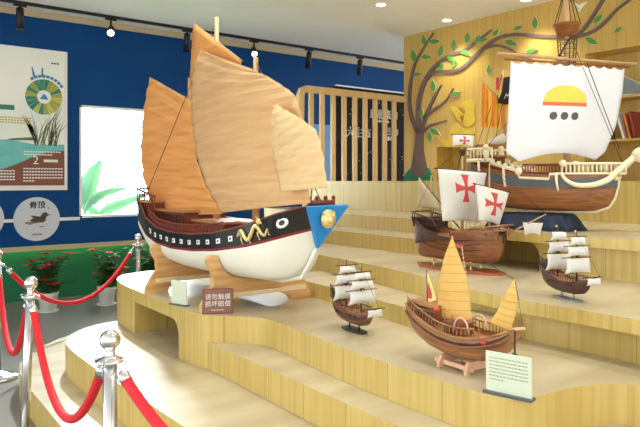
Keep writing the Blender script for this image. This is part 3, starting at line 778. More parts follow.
# cap rails, deck houses, railings, stern gallery
for s in (-1, 1):
    P = [side(y, 1.0, -0.008, s)+Vector((0, 0, 0.004)) for y in ysamp]
    MB().tube(P, 0.008, 6).build('cap_rail', HRED if False else BROWN, ship, True)
    for (y0, y1, ht) in ((3.55, 4.78, 0.062),):
        n = 26
        rl = MB(); rl.tube([side(y0+(y1-y0)*i/n, 1, -0.03, s)+Vector((0, 0, ht)) for i in range(n+1)], 0.006, 6)
        rl.tube([side(y0+(y1-y0)*i/n, 1, -0.03, s)+Vector((0, 0, ht*0.5)) for i in range(n+1)], 0.003, 6)
        for i in range(n*2+1):
            c0 = side(y0+(y1-y0)*i/(n*2), 1, -0.03, s); rl.tube([c0+Vector((0, 0, -0.03)), c0+Vector((0, 0, ht))], 0.0035, 5)
        rl.build('deck_railing', BROWN, ship, True)
def house(y0, y1, hw, z0, z1, nm='deck_house'):
    mb = MB(); mb.box((2.28-hw, y0, z0), (2.28+hw, y1, z1), 0); mb.box((2.28-hw-0.02, y0-0.02, z1), (2.28+hw+0.02, y1+0.02, z1+0.014), 1)
    n = int((y1-y0)/0.05)
    for i in range(n):
        yy = y0+(y1-y0)*(i+0.2)/n
        mb.box((2.28-hw-0.005, yy, z0+0.02), (2.28-hw, yy+0.025, z1-0.02), 2); mb.box((2.28+hw, yy, z0+0.02), (2.28+hw+0.005, yy+0.025, z1-0.02), 2)
    mb.build(nm, [BROWN, DECKW, DARKW], ship, True)
house(4.30, 4.86, 0.17, 1.10, 1.27); house(3.75, 4.18, 0.15, 1.10, 1.215); house(3.42, 3.62, 0.12, 1.10, 1.23)
mb = MB()
for s in (-1, 1):
    mb.tube([(2.28+s*0.215, 4.72, 1.38), (2.28+s*0.215, 5.06, 1.44)], 0.009, 6)
    for i in range(8):
        y = 4.72+0.048*i; mb.tube([(2.28+s*0.215, y, 1.18+0.12*i/7), (2.28+s*0.215, y, 1.38+0.0085*i)], 0.006, 5)
mb.tube([(2.065, 5.06, 1.44), (2.495, 5.06, 1.44)], 0.009, 6); mb.tube([(2.065, 5.06, 1.39), (2.495, 5.06, 1.39)], 0.006, 6)
for i in range(9): mb.tube([(2.065+0.0537*i, 5.04, 1.30), (2.065+0.0537*i, 5.06, 1.44)], 0.006, 5)
mb.build('stern_railing', BROWN, ship, True)
mb = MB(); mb.box((2.07, 4.80, 1.19), (2.49, 5.03, 1.33), 0); mb.box((2.05, 4.78, 1.33), (2.51, 5.05, 1.345), 1)
mb.build('stern_cabin', [BROWN, DECKW], ship, True)
mb = MB().box((2.27, 4.97, 0.93), (2.29, 5.16, 1.22)); mb.build('rudder', DARKW, ship, True)
mb = MB()
mb.box((2.16, 2.90, 1.335), (2.40, 3.05, 1.35), 0)
mb.tube([(2.20, 2.93, 1.375), (2.38, 2.93, 1.375)], 0.016, 8, 0)
for x in (2.20, 2.26, 2.32, 2.38): mb.tube([(x, 2.93, 1.34), (x, 2.93, 1.40)], 0.010, 6, 0); mb.ball((x, 2.93, 1.405), 0.013, 8, 0)
mb.build('windlass', [BROWN], ship, True)
MB().tube([(2.2, 2.915, 1.35), (2.2, 2.90, 1.47)], 0.004, 6).build('bow_post', DARKW, ship, True)
# masts
mz = {'fore': (2.31, 3.66, 2.32), 'main': (2.30, 4.17, 2.685), 'aft': (2.30, 4.60, 2.30)}
for nm, (x, y, z) in mz.items():
    MB().tube([(x, y, 1.09), (x, y, 1.8), (x, y, z)], [0.026, 0.024, 0.016], 14).build('mast', MASTW, ship, True)
nrm = Vector((-1, 0, 0))
def sail3(name, A, B, Lp, Rp, m, seed, bulge=0.04, ripple=0.004, n=40, k=24, fr=9):
    n = n*2 if n > 20 else n
    LL = [on_line(u, v, A, B) for u, v in Lp]; RR = [on_line(u, v, A, B) for u, v in Rp]
    G = sail_grid(LL, RR, n, k, bulge, ripple, Vector((-0.98, -0.2, 0)).normalized(), seed, fr)
    o = MB().shell(G, 0.004).build(name, m, ship, True)
    MB().tube([p + Vector((0.006, 0, 0)) for p in G[0]], 0.008, 8).build('yard', MASTW, o, True)
    return o, G
sail3('aft_sail', (2.16, 5.2), (2.24, 4.15), [(149.7, 78), (145, 102), (142.5, 122), (141, 150), (143, 176), (149, 196), (163, 216)], [(191, 101), (193, 130), (197, 160), (205, 185), (222, 214)], SAILOR, 1, 0.02)
sail3('main_peak_sail', (2.26, 4.55), (2.20, 3.1), [(193.5, 24), (191.5, 50), (190, 75), (192, 104)], [(241, 61), (240, 72), (239, 86), (238, 104)], SAILOR, 5, 0.0, 0.002, 16, 12)
sail3('main_sail', (2.22, 4.55), (2.12, 2.95), [(200, 51), (195, 66), (191.5, 90), (192, 120), (196, 155), (206, 186), (221, 213)], [(254, 71), (266, 75.5), (280, 84), (294, 94), (301, 112), (305, 150), (310, 203)], SAILTAN, 2, 0.05, 0.004, 44, 26, 10)
sail3('fore_sail', (2.10, 3.5), (2.0, 2.7), [(274, 105), (271.5, 122), (271.5, 142), (275, 165), (281, 192)], [(276.5, 105), (300, 118), (317, 131), (323, 155), (327, 188)], SAILPALE, 3, 0.03, 0.004, 34, 20, 8)
# rigging
mb = MB()
for a, b in (((2.3, 4.17, 2.66), (2.05, 4.9, 1.34)), ((2.3, 4.17, 2.66), (2.46, 4.9, 1.34)), ((2.31, 3.66, 2.30), (2.28, 2.9, 1.36))): mb.tube([a, b], 0.0025, 5)
mb.build('rigging', DARKW, ship, True)

# cradles (each stands on the platform; the ship rests on them)
def cradle(y, label):
    t = thing('ship_cradle', label, 'stand', (2.28, y, 0.70), 0, None)
    _, w, zs, zk, zb = interp(tabS, y)
    pts = [(1.86, 0.70), (1.865, 0.74), (1.90, 0.80), (1.945, 0.86), (1.94, 0.93), (1.905, 0.985), (1.90, 1.02), (1.925, 1.045), (1.965, 1.04)]
    # inner curve follows the hull's underside
    z2 = zb-0.016
    for i in range(13):
        a = PI/2*(0.42+0.58*i/12)
        xx = 2.28-(w*0.98*math.cos(a)**0.62+0.004); zz = z2-(z2-zk)*math.sin(a)**1.05-0.004
        pts.append((xx, zz))
    pts = [p_ for p_ in pts]
    R_ = [(4.56-x, z) for x, z in pts[::-1] if x < 2.279]
    arch = [(2.28+0.25*math.cos(PI*i/12), 0.70+0.085*math.sin(PI*i/12)) for i in range(13)]
    poly = pts + R_ + arch
    MB().slab([(x, y-0.02, z) for x, z in poly], (0, 0.04, 0)).build('cradle_panel', CRADLE, t, True)
    MB().box((1.93, y-0.05, 0.772), (2.63, y-0.02, 0.802)).build('cross_strip', PALEW, t, True)
    return t
cradle(3.58, 'pale wooden cradle with curved top under the bow half of the big ship')
cradle(4.42, 'orange wooden cradle under the stern of the big ship beside the small white card')

# ------------------------------------------------------------------ smaller ship models
WOODR = mat('warm_hull_wood', rgb(148, 94, 54), 0.42, col2=rgb(112, 68, 38), scale=(3, 30, 60), detail=4)
WOODG = mat('galleon_hull_wood', rgb(124, 78, 48), 0.42, col2=rgb(84, 52, 36), scale=(8, 60, 90))
WOODL = mat('light_hull_wood', rgb(166, 120, 76), 0.45, col2=rgb(128, 84, 48), scale=(4, 30, 60))
WOODD = mat('dark_carved_wood', rgb(84, 52, 40), 0.5, col2=rgb(52, 32, 26), scale=(40, 40, 40), bump=0.5)
STANDW = mat('red_stand_wood', rgb(168, 92, 50), 0.35, noise=0.2, scale=(3, 20, 20))
WSAIL = cloth('white_sail_cloth', rgb(240, 240, 234), rgb(226, 226, 220), (6, 6, 6), 0.25, 0.3)
ECRU = cloth('ecru_sail_cloth', rgb(226, 218, 186), rgb(210, 200, 166), (6, 6, 6), 0.25, 0.3)
CRED = mat('cross_red_cloth', rgb(206, 74, 76), 0.7, noise=0.1)
ROPEM = mat('dark_rigging', rgb(58, 46, 36), 0.7, noise=0.2)
ROPEL = mat('pale_rigging', rgb(176, 156, 112), 0.7, noise=0.2)
BRASS = mat('brass_fitting', rgb(206, 190, 140), 0.3, metal=0.8, noise=0.1)
BLACKW = mat('black_stand_wood', rgb(40, 38, 38), 0.35, noise=0.2)
GREYST = mat('grey_stand', rgb(128, 136, 138), 0.4, noise=0.15)

def square_sail(name, t, m, x, hw_top, hw_bot, z0, z1, bel=0.03, y0=0.0, th=0.002, sag=0.02, yard=MASTW, yr=0.004, world_n=14, seed=0, skew=0.0):
    """belly sail across the ship (plane x = const); returns its grid"""
    G = []
    for i in range(world_n+1):
        f = i/world_n; hw = hw_top+(hw_bot-hw_top)*f; row = []
        for j in range(world_n+1):
            g = 2*j/world_n-1
            z = z1+(z0-z1)*f + (sag*(1-g*g) if i == world_n else sag*(1-g*g)*f**3)
            hh = hw*(1-0.06*math.sin(PI*f))
            row.append(Vector((x + bel*math.sin(PI*min(1, f*0.95+0.05))*(1-0.6*g*g)+0.002*math.sin(9*g+seed)*f + skew*g*hh, y0+g*hh, z)))
        G.append(row)
    o = MB().shell(G, th, 0).build(name, m, t)
    if yard: MB().tube([G[0][0]+Vector((-0.006, -0.02, 0.004)), G[0][-1]+Vector((-0.006, 0.02, 0.004))], yr, 7).build('yard', yard, o)
    return o, G
def grid_pt(G, f, g):
    n = len(G)-1; a = min(n-1e-6, max(0, f*n)); b = min(n-1e-6, max(0, g*n)); i, j = int(a), int(b)
    return G[i][j].lerp(G[i][j+1], b-j).lerp(G[i+1][j].lerp(G[i+1][j+1], b-j), a-i)
def cross_on(G, o, cf, cg, rf, rg, both=True):
    """cross pattee lying on the cloth"""
    mb = MB()
    arms = []
    for k in range(4):
        a = PI/2*k; ca, sa = math.cos(a), math.sin(a)
        N = 6
        for i in range(N):
            r0, r1 = i/N, (i+1)/N
            w0, w1 = 0.13+0.25*r0**2, 0.13+0.25*r1**2
            q = [(r0, -w0), (r1, -w1), (r1, w1), (r0, w0)]
            for sg in ((1, -1) if both else (1,)):
                P = []
                for x, y in q:
                    X, Y = ca*x-sa*y, sa*x+ca*y
                    P.append(grid_pt(G, cf+Y*rf, cg+X*rg))
                n = (P[1]-P[0]).cross(P[3]-P[0])
                if n.length < 1e-12: continue
                n.normalize(); n = n*sg
                mb.slab([p_+n*0.0012 for p_ in P], n*0.0008)
    mb.build('red_cross', CRED, o)
def shrouds(mb, top, bases, r=0.0012):
    for b in bases: mb.tube([top, b], r, 4)

# --- caravel with red crosses
CV = Vector((3.33, 2.80, 0.92))
def L2C(p): return Vector((-(p.y-CV.y), p.x-CV.x, p.z-CV.z))
t = thing('caravel_model', 'brown wooden caravel model with red crosses on its white sails', 'model ship', CV, -PI/2)
n = 24
MB().slab([(0.35*math.copysign(abs(math.cos(2*PI*k/n))**0.7, math.cos(2*PI*k/n)), 0.11*math.copysign(abs(math.sin(2*PI*k/n))**0.9, math.sin(2*PI*k/n)), 0) for k in range(n)], (0, 0, 0.016)).build('stand_board', STANDW, t)
for x, y in ((-0.17, -0.05), (-0.17, 0.05), (0.06, -0.05), (0.06, 0.05), (0.14, -0.05), (0.14, 0.05)):
    MB().lathe([(0.010, 0.016), (0.006, 0.024), (0.006, 0.05), (0.010, 0.058), (0.012, 0.075)], (x, y, 0), 10).build('brass_leg', BRASS, t)
DXC = Matrix.Translation((0.035, 0, 0))
hm = MB()
hull(hm, [(-0.35, 0.075, 0.30, 0.075, 0.42), (-0.34, 0.082, 0.30, 0.066, 0.42), (-0.30, 0.095, 0.285, 0.062, 0.45), (-0.22, 0.11, 0.255, 0.06, 0.5), (-0.12, 0.122, 0.228, 0.058, 0.6), (0.0, 0.126, 0.218, 0.058, 0.55), (0.12, 0.12, 0.222, 0.06, 0.6), (0.2, 0.10, 0.232, 0.065, 0.7), (0.26, 0.072, 0.242, 0.085, 0.85), (0.30, 0.04, 0.25, 0.13, 1.0), (0.315, 0.015, 0.255, 0.19, 1.0)], 14, lambda i, n_: 1 if i < 1 else 0, 2, 0.03, 0.008)
hm.xf(DXC).build('hull', [WOODR, WOODD, DECKW], t)
for z, dx in ((0.205, 0.0), (0.175, 0.0), (0.14, 0.01)):
    for s in (-1, 1):
        P = [(-0.33, s*0.088, z+0.05), (-0.22, s*0.113, z+0.022), (-0.1, s*0.125, z), (0.03, s*0.128, z-0.004), (0.13, s*0.119, z+0.004), (0.21, s*0.094, z+0.014)]
        MB().tube(smooth_path(P, 24), 0.0035, 6).xf(DXC).build('wale', WOODD, t)
mb = MB()
mb.box((-0.365, -0.085, 0.27), (-0.20, 0.085, 0.325), 0); mb.box((-0.375, -0.092, 0.325), (-0.26, 0.092, 0.335), 1)
for i in range(9):
    for s in (-1, 1): mb.tube([(-0.365+0.022*i, s*0.09, 0.30), (-0.365+0.022*i, s*0.09, 0.368-0.004*i)], 0.0035, 5)
for s in (-1, 1): mb.tube([(-0.37, s*0.09, 0.37), (-0.18, s*0.095, 0.325), (-0.12, s*0.11, 0.262)], 0.005, 6)
mb.tube([(-0.37, -0.09, 0.37), (-0.37, 0.09, 0.37)], 0.005, 6)
mb.xf(DXC).build('stern_castle', [WOODD, DARKW], t)
mb = MB(); mb.slab([(0.20, -0.105, 0.255), (0.34, -0.06, 0.275), (0.37, 0, 0.28), (0.34, 0.06, 0.275), (0.20, 0.105, 0.255)], (0, 0, 0.012), 0)
for s in (-1, 1): mb.tube([(0.0, s*0.122, 0.25), (0.2, s*0.108, 0.29), (0.34, s*0.062, 0.31), (0.37, 0, 0.315)], 0.006, 6)
for x, y, z in ((0.05, 0.124, 0.26), (0.1, 0.122, 0.27), (0.15, 0.115, 0.28), (0.2, 0.108, 0.29), (0.25, 0.09, 0.295), (0.3, 0.075, 0.3)):
    for s in (-1, 1): mb.tube([(x, s*y*0.97, z-0.06), (x, s*y*0.97, z)], 0.004, 5)
mb.xf(DXC).build('forecastle', [WOODL], t)
CH = [(-0.35, 0.078), (-0.30, 0.097), (-0.22, 0.112), (-0.12, 0.124), (0.0, 0.128), (0.12, 0.122), (0.2, 0.103), (0.26, 0.076), (0.30, 0.046), (0.325, 0.02)]
def side_strip(nm, x0, x1, zlo, zhi, m_, off, th=0.006, n_=14):
    for s_ in (-1, 1):
        G = []
        for i in range(n_+1):
            x = x0+(x1-x0)*i/n_; w = interp(CH, x)[1]+off; f = i/n_
            G.append([Vector((x+0.035, s_*w, zlo(f)+(zhi(f)-zlo(f))*k_/4)) for k_ in range(5)])
        MB().shell(G, th).build(nm, m_, t)
side_strip('stern_panel', -0.35, -0.10, lambda f: 0.155+0.04*f, lambda f: 0.33-0.09*f-0.02*math.sin(PI*f), WOODD, 0.002)
side_strip('forecastle_side', 0.0, 0.31, lambda f: 0.205+0.01*f, lambda f: 0.262+0.03*f, WOODR, 0.002)
pm = L2C(on_y(462.5, 131, 2.77)); zt = pm.z
MB().tube([(0.03, 0, 0.2), (0.03, 0, 0.5), (0.03, 0, zt)], [0.011, 0.009, 0.005], 10).build('mast', MASTW, t)
MB().lathe([(0.012, 0), (0.024, 0.035), (0.026, 0.04), (0.02, 0.04), (0.0, 0.01)], (0.03, 0, zt-0.16), 14).build('crow_nest', WOODD, t)
zf = L2C(on_y(493, 163, 2.555)).z
MB().tube([(0.245, 0, 0.23), (0.245, 0, zf)], [0.009, 0.004], 10).build('mast', MASTW, t)
MB().tube([(-0.24, 0, 0.3), (-0.24, 0, 0.62)], [0.008, 0.004], 10).build('mast', MASTW, t)
def corner_sail(name, yy, c, m, bel, crossp=None, th=0.002, thing_=None, conv=None, n=16):
    tl_, tr_, br_, bl_ = [conv(on_y(u, v, yy)) for u, v in c]; G = []
    for i in range(n+1):
        f = i/n; row = []
        for j in range(n+1):
            g = j/n
            p_ = tl_.lerp(bl_, f).lerp(tr_.lerp(br_, f), g)
            p_ = p_ + Vector((bel*math.sin(PI*(0.05+0.9*f))*math.sin(PI*g)**0.7 if 0 < g < 1 else 0, 0, 0.012*math.sin(PI*g)*f**4))
            row.append(p_)
        G.append(row)
    o = MB().shell(G, th).build(name, m, thing_)
    MB().tube([tl_+(tl_-tr_)*0.06+Vector((-0.004, 0, 0.003)), tr_+(tr_-tl_)*0.06+Vector((-0.004, 0, 0.003))], 0.005, 7).build('yard', DARKW, o)
    if crossp: cross_on(G, o, *crossp)
    return o, G
corner_sail('main_sail', 2.73, [(438, 169), (486.5, 173), (478.5, 223), (442.5, 221)], WSAIL, 0.035, (0.34, 0.5, 0.27, 0.22), thing_=t, conv=L2C)
corner_sail('fore_sail', 2.52, [(476, 184.5), (509, 193), (499, 226), (479, 221)], WSAIL, 0.03, (0.45, 0.5, 0.33, 0.31), thing_=t, conv=L2C)
corner_sail('top_sail', 2.75, [(453, 135), (474, 135.5), (473, 147), (452.5, 146)], WSAIL, 0.012, (0.5, 0.5, 0.38, 0.23), thing_=t, conv=L2C)
corner_sail('sprit_sail', 2.28, [(523, 222.5), (543, 223), (540, 235), (525, 235)], WSAIL, 0.008, None, thing_=t, conv=L2C)
tri = [L2C(on_x(u, v, 3.33)) for u, v in ((419, 177), (438, 200), (439, 211), (417, 206))]
G = sail_grid([tri[0], tri[3]], [tri[0].lerp(tri[1], 0.05), tri[1], tri[2]], 12, 10, 0.015, 0.0, Vector((0, -1, 0)))
o = MB().shell(G, 0.002).build('mizzen_sail', ECRU, t)
MB().tube([tri[0]+(tri[0]-tri[1])*0.08, tri[1]+(tri[1]-tri[0])*0.5], 0.004, 6).build('yard', DARKW, o)
a_, b2 = L2C(on_x(508, 234, 3.33)), L2C(on_x(546, 214, 3.33))
MB().tube([a_, b2], [0.007, 0.003], 8).build('bowsprit', MASTW, t)
mb = MB()
shrouds(mb, Vector((0.03, 0, zt-0.12)), [Vector((x, s*0.12, 0.25)) for x in (-0.06, -0.03, 0.0) for s in (-1, 1)])
shrouds(mb, Vector((0.03, 0, zt-0.1)), [Vector((-0.24, 0, 0.62)), Vector((0.245, 0, zf)), b2])
shrouds(mb, Vector((0.245, 0, zf)), [Vector((x, s*0.09, 0.29)) for x in (0.2, 0.24) for s in (-1, 1)] + [b2, (a_+b2)/2])
shrouds(mb, Vector((-0.24, 0, 0.6)), [Vector((-0.3, s*0.09, 0.36)) for s in (-1, 1)])
mb.build('rigging', ROPEM, t)

# --- two small galleons
def galleon(name, label, loc, rz, hgt, standm, scale=1.0, hullm=None):
    hullm = hullm or WOODG
    t = thing(name, label, 'model ship', loc, rz); t.scale = (scale,)*3
    MB().slab([(0.085*math.copysign(abs(math.cos(2*PI*k/24))**0.6, math.cos(2*PI*k/24)), 0.03*math.copysign(abs(math.sin(2*PI*k/24))**0.6, math.sin(2*PI*k/24)), 0) for k in range(24)], (0, 0, 0.008)).build('stand_board', standm, t)
    for x in (-0.04, 0.04): MB().tube([(x, 0, 0.006), (x, 0, 0.04)], 0.004, 8).build('stand_pin', standm, t)
    hm = MB()
    hull(hm, [(-0.15, 0.032, 0.150, 0.085, 0.7), (-0.14, 0.036, 0.145, 0.06, 0.7), (-0.11, 0.043, 0.128, 0.045, 0.7), (-0.06, 0.048, 0.105, 0.036, 0.65), (0.0, 0.05, 0.092, 0.034, 0.6), (0.06, 0.045, 0.094, 0.034, 0.7), (0.10, 0.034, 0.10, 0.042, 0.8), (0.125, 0.02, 0.104, 0.06, 1.0), (0.14, 0.006, 0.108, 0.085, 1)], 10, lambda i, n_: 1 if 2 <= i <= 3 else 0, 2, 0.012, 0.004)
    hm.build('hull', [hullm, WOODD, DECKW], t)
    mb = MB()
    mb.box((-0.155, -0.03, 0.13), (-0.10, 0.03, 0.166)); mb.box((-0.158, -0.034, 0.166), (-0.12, 0.034, 0.172))
    for s in (-1, 1):
        mb.tube([(-0.155, s*0.034, 0.19), (-0.11, s*0.04, 0.165), (-0.07, s*0.046, 0.135), (-0.02, s*0.049, 0.112)], 0.003, 5)
        for i in range(6): mb.tube([(-0.15+0.018*i, s*0.036, 0.13), (-0.15+0.018*i, s*0.038, 0.186-0.009*i)], 0.002, 4)
    for y in (-0.02, 0, 0.02): mb.ball((-0.162, y, 0.15), 0.006, 6); mb.ball((-0.162, y, 0.125), 0.006, 6)
    mb.build('stern_castle', WOODD, t)
    for s in (-1, 1):
        for i in range(6):
            x = -0.085+0.03*i; MB().box((x, s*0.0455-0.004, 0.074), (x+0.011, s*0.0455+0.004, 0.085)).build('gun_port', DARKW, t)
        mb = MB(); mb.tube([(-0.08, s*0.043, 0.117), (0.0, s*0.046, 0.113), (0.09, s*0.034, 0.118)], 0.0022, 5)
        for i in range(13):
            x = -0.08+0.014*i; yy = 0.043+0.003*(1-abs(x)/0.08) if x < 0 else 0.046-0.012*x/0.09
            mb.tube([(x, s*yy, 0.092), (x, s*yy, 0.116)], 0.0018, 4)
        mb.build('deck_railing', WOODD, t)
    MB().tube([(0.11, 0, 0.10), (0.20, 0, 0.135)], [0.004, 0.002], 6).build('bowsprit', DARKW, t)
    mx = ((-0.062, hgt-0.02, 0.070, 1.0), (0.064, hgt-0.035, 0.067, 0.92))
    for x, z, hw, k in mx:
        MB().tube([(x-0.006, 0, 0.09), (x-0.006, 0, z)], [0.004, 0.0018], 8).build('mast', DARKW, t)
        z0 = 0.128; H = (z-0.035-z0)
        for a, b, w1, w2, nm in ((0.0, 0.42, 0.95, 1.08, 'lower_sail'), (0.47, 0.74, 0.80, 0.95, 'middle_sail'), (0.78, 1.0, 0.55, 0.72, 'upper_sail')):
            square_sail(nm, t, WSAIL, x, hw*w1, hw*w2, z0+H*a, z0+H*b, 0.016, sag=0.006, yard=DARKW, yr=0.0019, world_n=8, seed=x*50)
        MB().lathe([(0.004, 0), (0.010, 0.010), (0.010, 0.013), (0.0, 0.004)], (x-0.006, 0, z0+H*0.43), 10).build('crow_nest', WOODD, t)
        MB().slab([(x-0.006, 0, z), (x-0.006, 0, z-0.014), (x-0.03, 0.004, z-0.008)], (0, 0.001, 0)).build('pennant', ECRU, t)
    square_sail('sprit_sail', t, WSAIL, 0.165, 0.036, 0.038, 0.090, 0.120, 0.006, sag=0.003, yard=DARKW, yr=0.002, world_n=6)
    G = sail_grid([Vector((-0.115, 0, 0.245)), Vector((-0.14, 0, 0.19))], [Vector((-0.11, 0, 0.245)), Vector((-0.085, 0, 0.18))], 6, 6, 0.006, 0, Vector((0, -1, 0)))
    MB().shell(G, 0.0015).build('mizzen_sail', WSAIL, t)
    MB().tube([(-0.115, 0, 0.14), (-0.115, 0, 0.27)], 0.003, 6).build('mast', DARKW, t)
    mb = MB()
    for x, z, hw, k in mx:
        shrouds(mb, Vector((x-0.006, 0, z-0.06)), [Vector((x+dx, s*0.045, 0.105)) for dx in (-0.03, -0.018, -0.006) for s in (-1, 1)], 0.0009)
    shrouds(mb, Vector((0.058, 0, mx[1][1]-0.02)), [Vector((0.2, 0, 0.135)), Vector((-0.068, 0, mx[0][1]-0.03))], 0.0009)
    shrouds(mb, Vector((-0.115, 0, 0.26)), [Vector((-0.068, 0, mx[0][1]-0.05)), Vector((-0.15, 0, 0.19))], 0.0009)
    mb.build('rigging', ROPEM, t)
    return t
galleon('galleon_model', 'small brown galleon model with white sails on a dark stand beside the big ship bow', (2.28, 2.63, 0.70), -PI/2-0.16, 0.335, BLACKW, 1.2)
galleon('galleon_model', 'small dark galleon model with white sails on a grey oval stand below the white ship', (2.91, 1.765, 0.92), -PI/2-0.32, 0.362, GREYST, 1.06, WOODD)

# --- junk with yellow sails
JK = Vector((2.20, 1.83, 0.70)); JSC = 1.13
t = thing('junk_model', 'wooden junk model with two ribbed yellow sails and small red flags', 'model ship', JK, -PI/2-0.05); t.scale = (JSC,)*3
YSAIL = cloth('yellow_sail_cloth', rgb(242, 206, 124), rgb(230, 190, 102), (4, 30, 30), 0.3, 0.25)
BATTEN = mat('sail_batten', rgb(206, 152, 74), 0.6, noise=0.1)
PINKW = mat('pale_stand_wood', rgb(222, 176, 142), 0.45, noise=0.1); REDP = mat('red_paint', rgb(200, 66, 52), 0.5, noise=0.1); PALEY = mat('pale_yellow_cloth', rgb(240, 222, 140), 0.7, noise=0.1)
hm = MB()
JT = [(-0.25, 0.060, 0.215, 0.15, 0.55), (-0.24, 0.066, 0.21, 0.125, 0.55), (-0.20, 0.078, 0.192, 0.085, 0.6), (-0.13, 0.088, 0.168, 0.058, 0.6), (-0.05, 0.092, 0.146, 0.046, 0.58), (0.04, 0.09, 0.138, 0.044, 0.6), (0.12, 0.078, 0.146, 0.052, 0.7), (0.18, 0.058, 0.162, 0.075, 0.85), (0.22, 0.042, 0.178, 0.105, 0.95), (0.245, 0.032, 0.19, 0.14, 1.0)]
hull(hm, JT, 14, lambda i, n_: (0, 0, 1, 0, 2, 2)[i] if i < 6 else 0, 3, 0.02, 0.006)
hm.build('hull', [WOODL, WOODD, WOODR, DECKW], t)
for s in (-1, 1):
    for zo, nm in ((-0.004, 'gunwale'), (-0.035, 'wale')):
        P = [(x, s*(w*(1.0 if zo > -0.02 else 0.985)+0.001), zs+zo) for x, w, zs, zk, e in JT]
        MB().tube(smooth_path(P, 30), 0.0045, 6).build(nm, WOODR if nm == 'wale' else WOODL, t)
    mb = MB()
    for i in range(22):
        q = interp([(a, b, c) for a, b, c, d, e in JT], -0.24+0.018*i)
        mb.tube([(q[0], s*(q[1]-0.008), q[2]-0.01), (q[0], s*(q[1]-0.008), q[2]+0.028)], 0.0022, 5)
    P = [(x, s*(w-0.008), zs+0.03) for x, w, zs, zk, e in JT if x < 0.16]
    mb.tube(smooth_path(P, 24), 0.0035, 6); mb.build('deck_railing', WOODL, t)
mb = MB(); mb.box((-0.20, -0.05, 0.16), (-0.10, 0.05, 0.205), 0)
mb.slab([(-0.24, -0.062, 0.222), (-0.10, -0.062, 0.212), (-0.10, 0.062, 0.212), (-0.24, 0.062, 0.222)], (0, 0, 0.006), 1)
for i in range(5):
    for s in (-1, 1): mb.box((-0.195+0.02*i, s*0.05-0.003, 0.17), (-0.184+0.02*i, s*0.05+0.003, 0.195), 2)
mb.build('stern_cabin', [WOODR, WOODL, DARKW], t)
mb = MB(); mb.box((-0.05, -0.04, 0.125), (0.02, 0.04, 0.165)); mb.slab([(-0.06, -0.045, 0.166), (0.03, -0.045, 0.166), (0.03, 0.045, 0.166), (-0.06, 0.045, 0.166)], (0, 0, 0.006))
for x in (-0.05, -0.015, 0.02): mb.tube([(x, -0.042, 0.13), (x, -0.042, 0.2)], 0.004, 6)
mb.build('deck_house', WOODR, t)
for y_ in (-0.05, 0.05): MB().tube([(0.04+0.036*math.cos(PI*i/10), y_, 0.15+0.05*math.sin(PI*i/10)) for i in range(11)], 0.004, 6).build('hoop', PINKW, t)
MB().ball((-0.085, -0.052, 0.212), 0.013, 12, 0, (1.2, 0.8, 0.7)).build('red_shield', REDP, t)
MB().ball((0.16, -0.066, 0.135), 0.009, 10, 0, (1.3, 0.3, 1), Matrix.Rotation(0.35, 3, 'Z')).build('painted_eye', REDP, t)
for x in (-0.06, 0.075):
    MB().slab([(x, y, z) for y, z in ((-0.075, 0), (-0.06, 0.0), (-0.045, 0.014), (0.045, 0.014), (0.06, 0), (0.075, 0), (0.075, 0.02), (0.06, 0.045), (0.045, 0.045), (0.02, 0.047), (-0.02, 0.047), (-0.045, 0.045), (-0.06, 0.045), (-0.075, 0.02))], (0.014, 0, 0)).build('stand_bracket', PINKW, t)
MB().box((-0.09, -0.058, 0.012), (0.10, -0.047, 0.028)).build('stand_beam', PINKW, t); MB().box((-0.09, 0.047, 0.012), (0.10, 0.058, 0.028)).build('stand_beam', PINKW, t)
MJ = Matrix.Translation(JK) @ Matrix.Rotation(-PI/2-0.05, 4, 'Z') @ Matrix.Scale(JSC, 4); MJi = MJ.inverted()
def jw(u, v, x=2.2): return MJi @ on_x(u, v, x)
def junk_sail(name, Lp, Rp, x, nb, mast_top, mast_foot):
    LL, RR = [jw(u, v, x) for u, v in Lp], [jw(u, v, x) for u, v in Rp]
    G = sail_grid(LL, RR, nb*4+1, 12, 0.012, 0.0, Vector((0, -1, 0)))
    o = MB().shell(G, 0.002).build(name, YSAIL, t)
    for i in range(0, nb*4+1, 4): MB().tube([p_+Vector((0, -0.0015, 0)) for p_ in G[i]], 0.0011, 5).build('batten', BATTEN, o)
    MB().tube([jw(*mast_foot, x+0.01), jw(*mast_top, x+0.01)], [0.006, 0.003], 8).build('mast', DARKW if False else MASTW, t)
junk_sail('main_sail', [(451, 240), (445, 255), (440, 275), (438, 295), (438, 318)], [(453, 239), (460, 258), (467, 278), (470, 300), (472, 320)], 2.2, 9, (452, 236), (468, 340))
junk_sail('fore_sail', [(513, 281), (505, 295), (497, 312), (490, 322)], [(514.5, 280), (517, 296), (516, 314), (511, 331)], 2.19, 7, (515, 279), (507, 338))
mb = MB(); mb.slab([jw(454, 243), jw(464, 245.5), jw(463, 247.5), jw(454, 248)], (0, 0.002, 0)); mb.build('pennant', REDP, t)
P = [jw(462, 248), jw(464, 262), jw(467, 280)]; mb = MB()
for i in range(9):
    p_ = smooth_path(P, 9)[i]; mb.ball(p_, 0.004, 6, 0, (1, 0.5, 1.4))
mb.tube(P, 0.001, 4); mb.build('pennant_string', PINKW, t)
mb = MB(); mb.slab([jw(427, 273), jw(431, 284), jw(436, 300), (jw(427, 303)), jw(428, 288)], (0, 0.003, 0), 0); mb.build('stern_flag', PALEY, t)
mb = MB(); mb.slab([jw(428.5, 282)+Vector((0, -0.002, 0)), jw(432, 293)+Vector((0, -0.002, 0)), jw(432, 299)+Vector((0, -0.002, 0)), jw(428, 298)+Vector((0, -0.002, 0))], (0, 0.001, 0), 0); mb.build('flag_emblem', REDP, t)
MB().tube([jw(428, 313), jw(426.5, 270)], [0.003, 0.002], 6).build('flag_pole', DARKW, t)
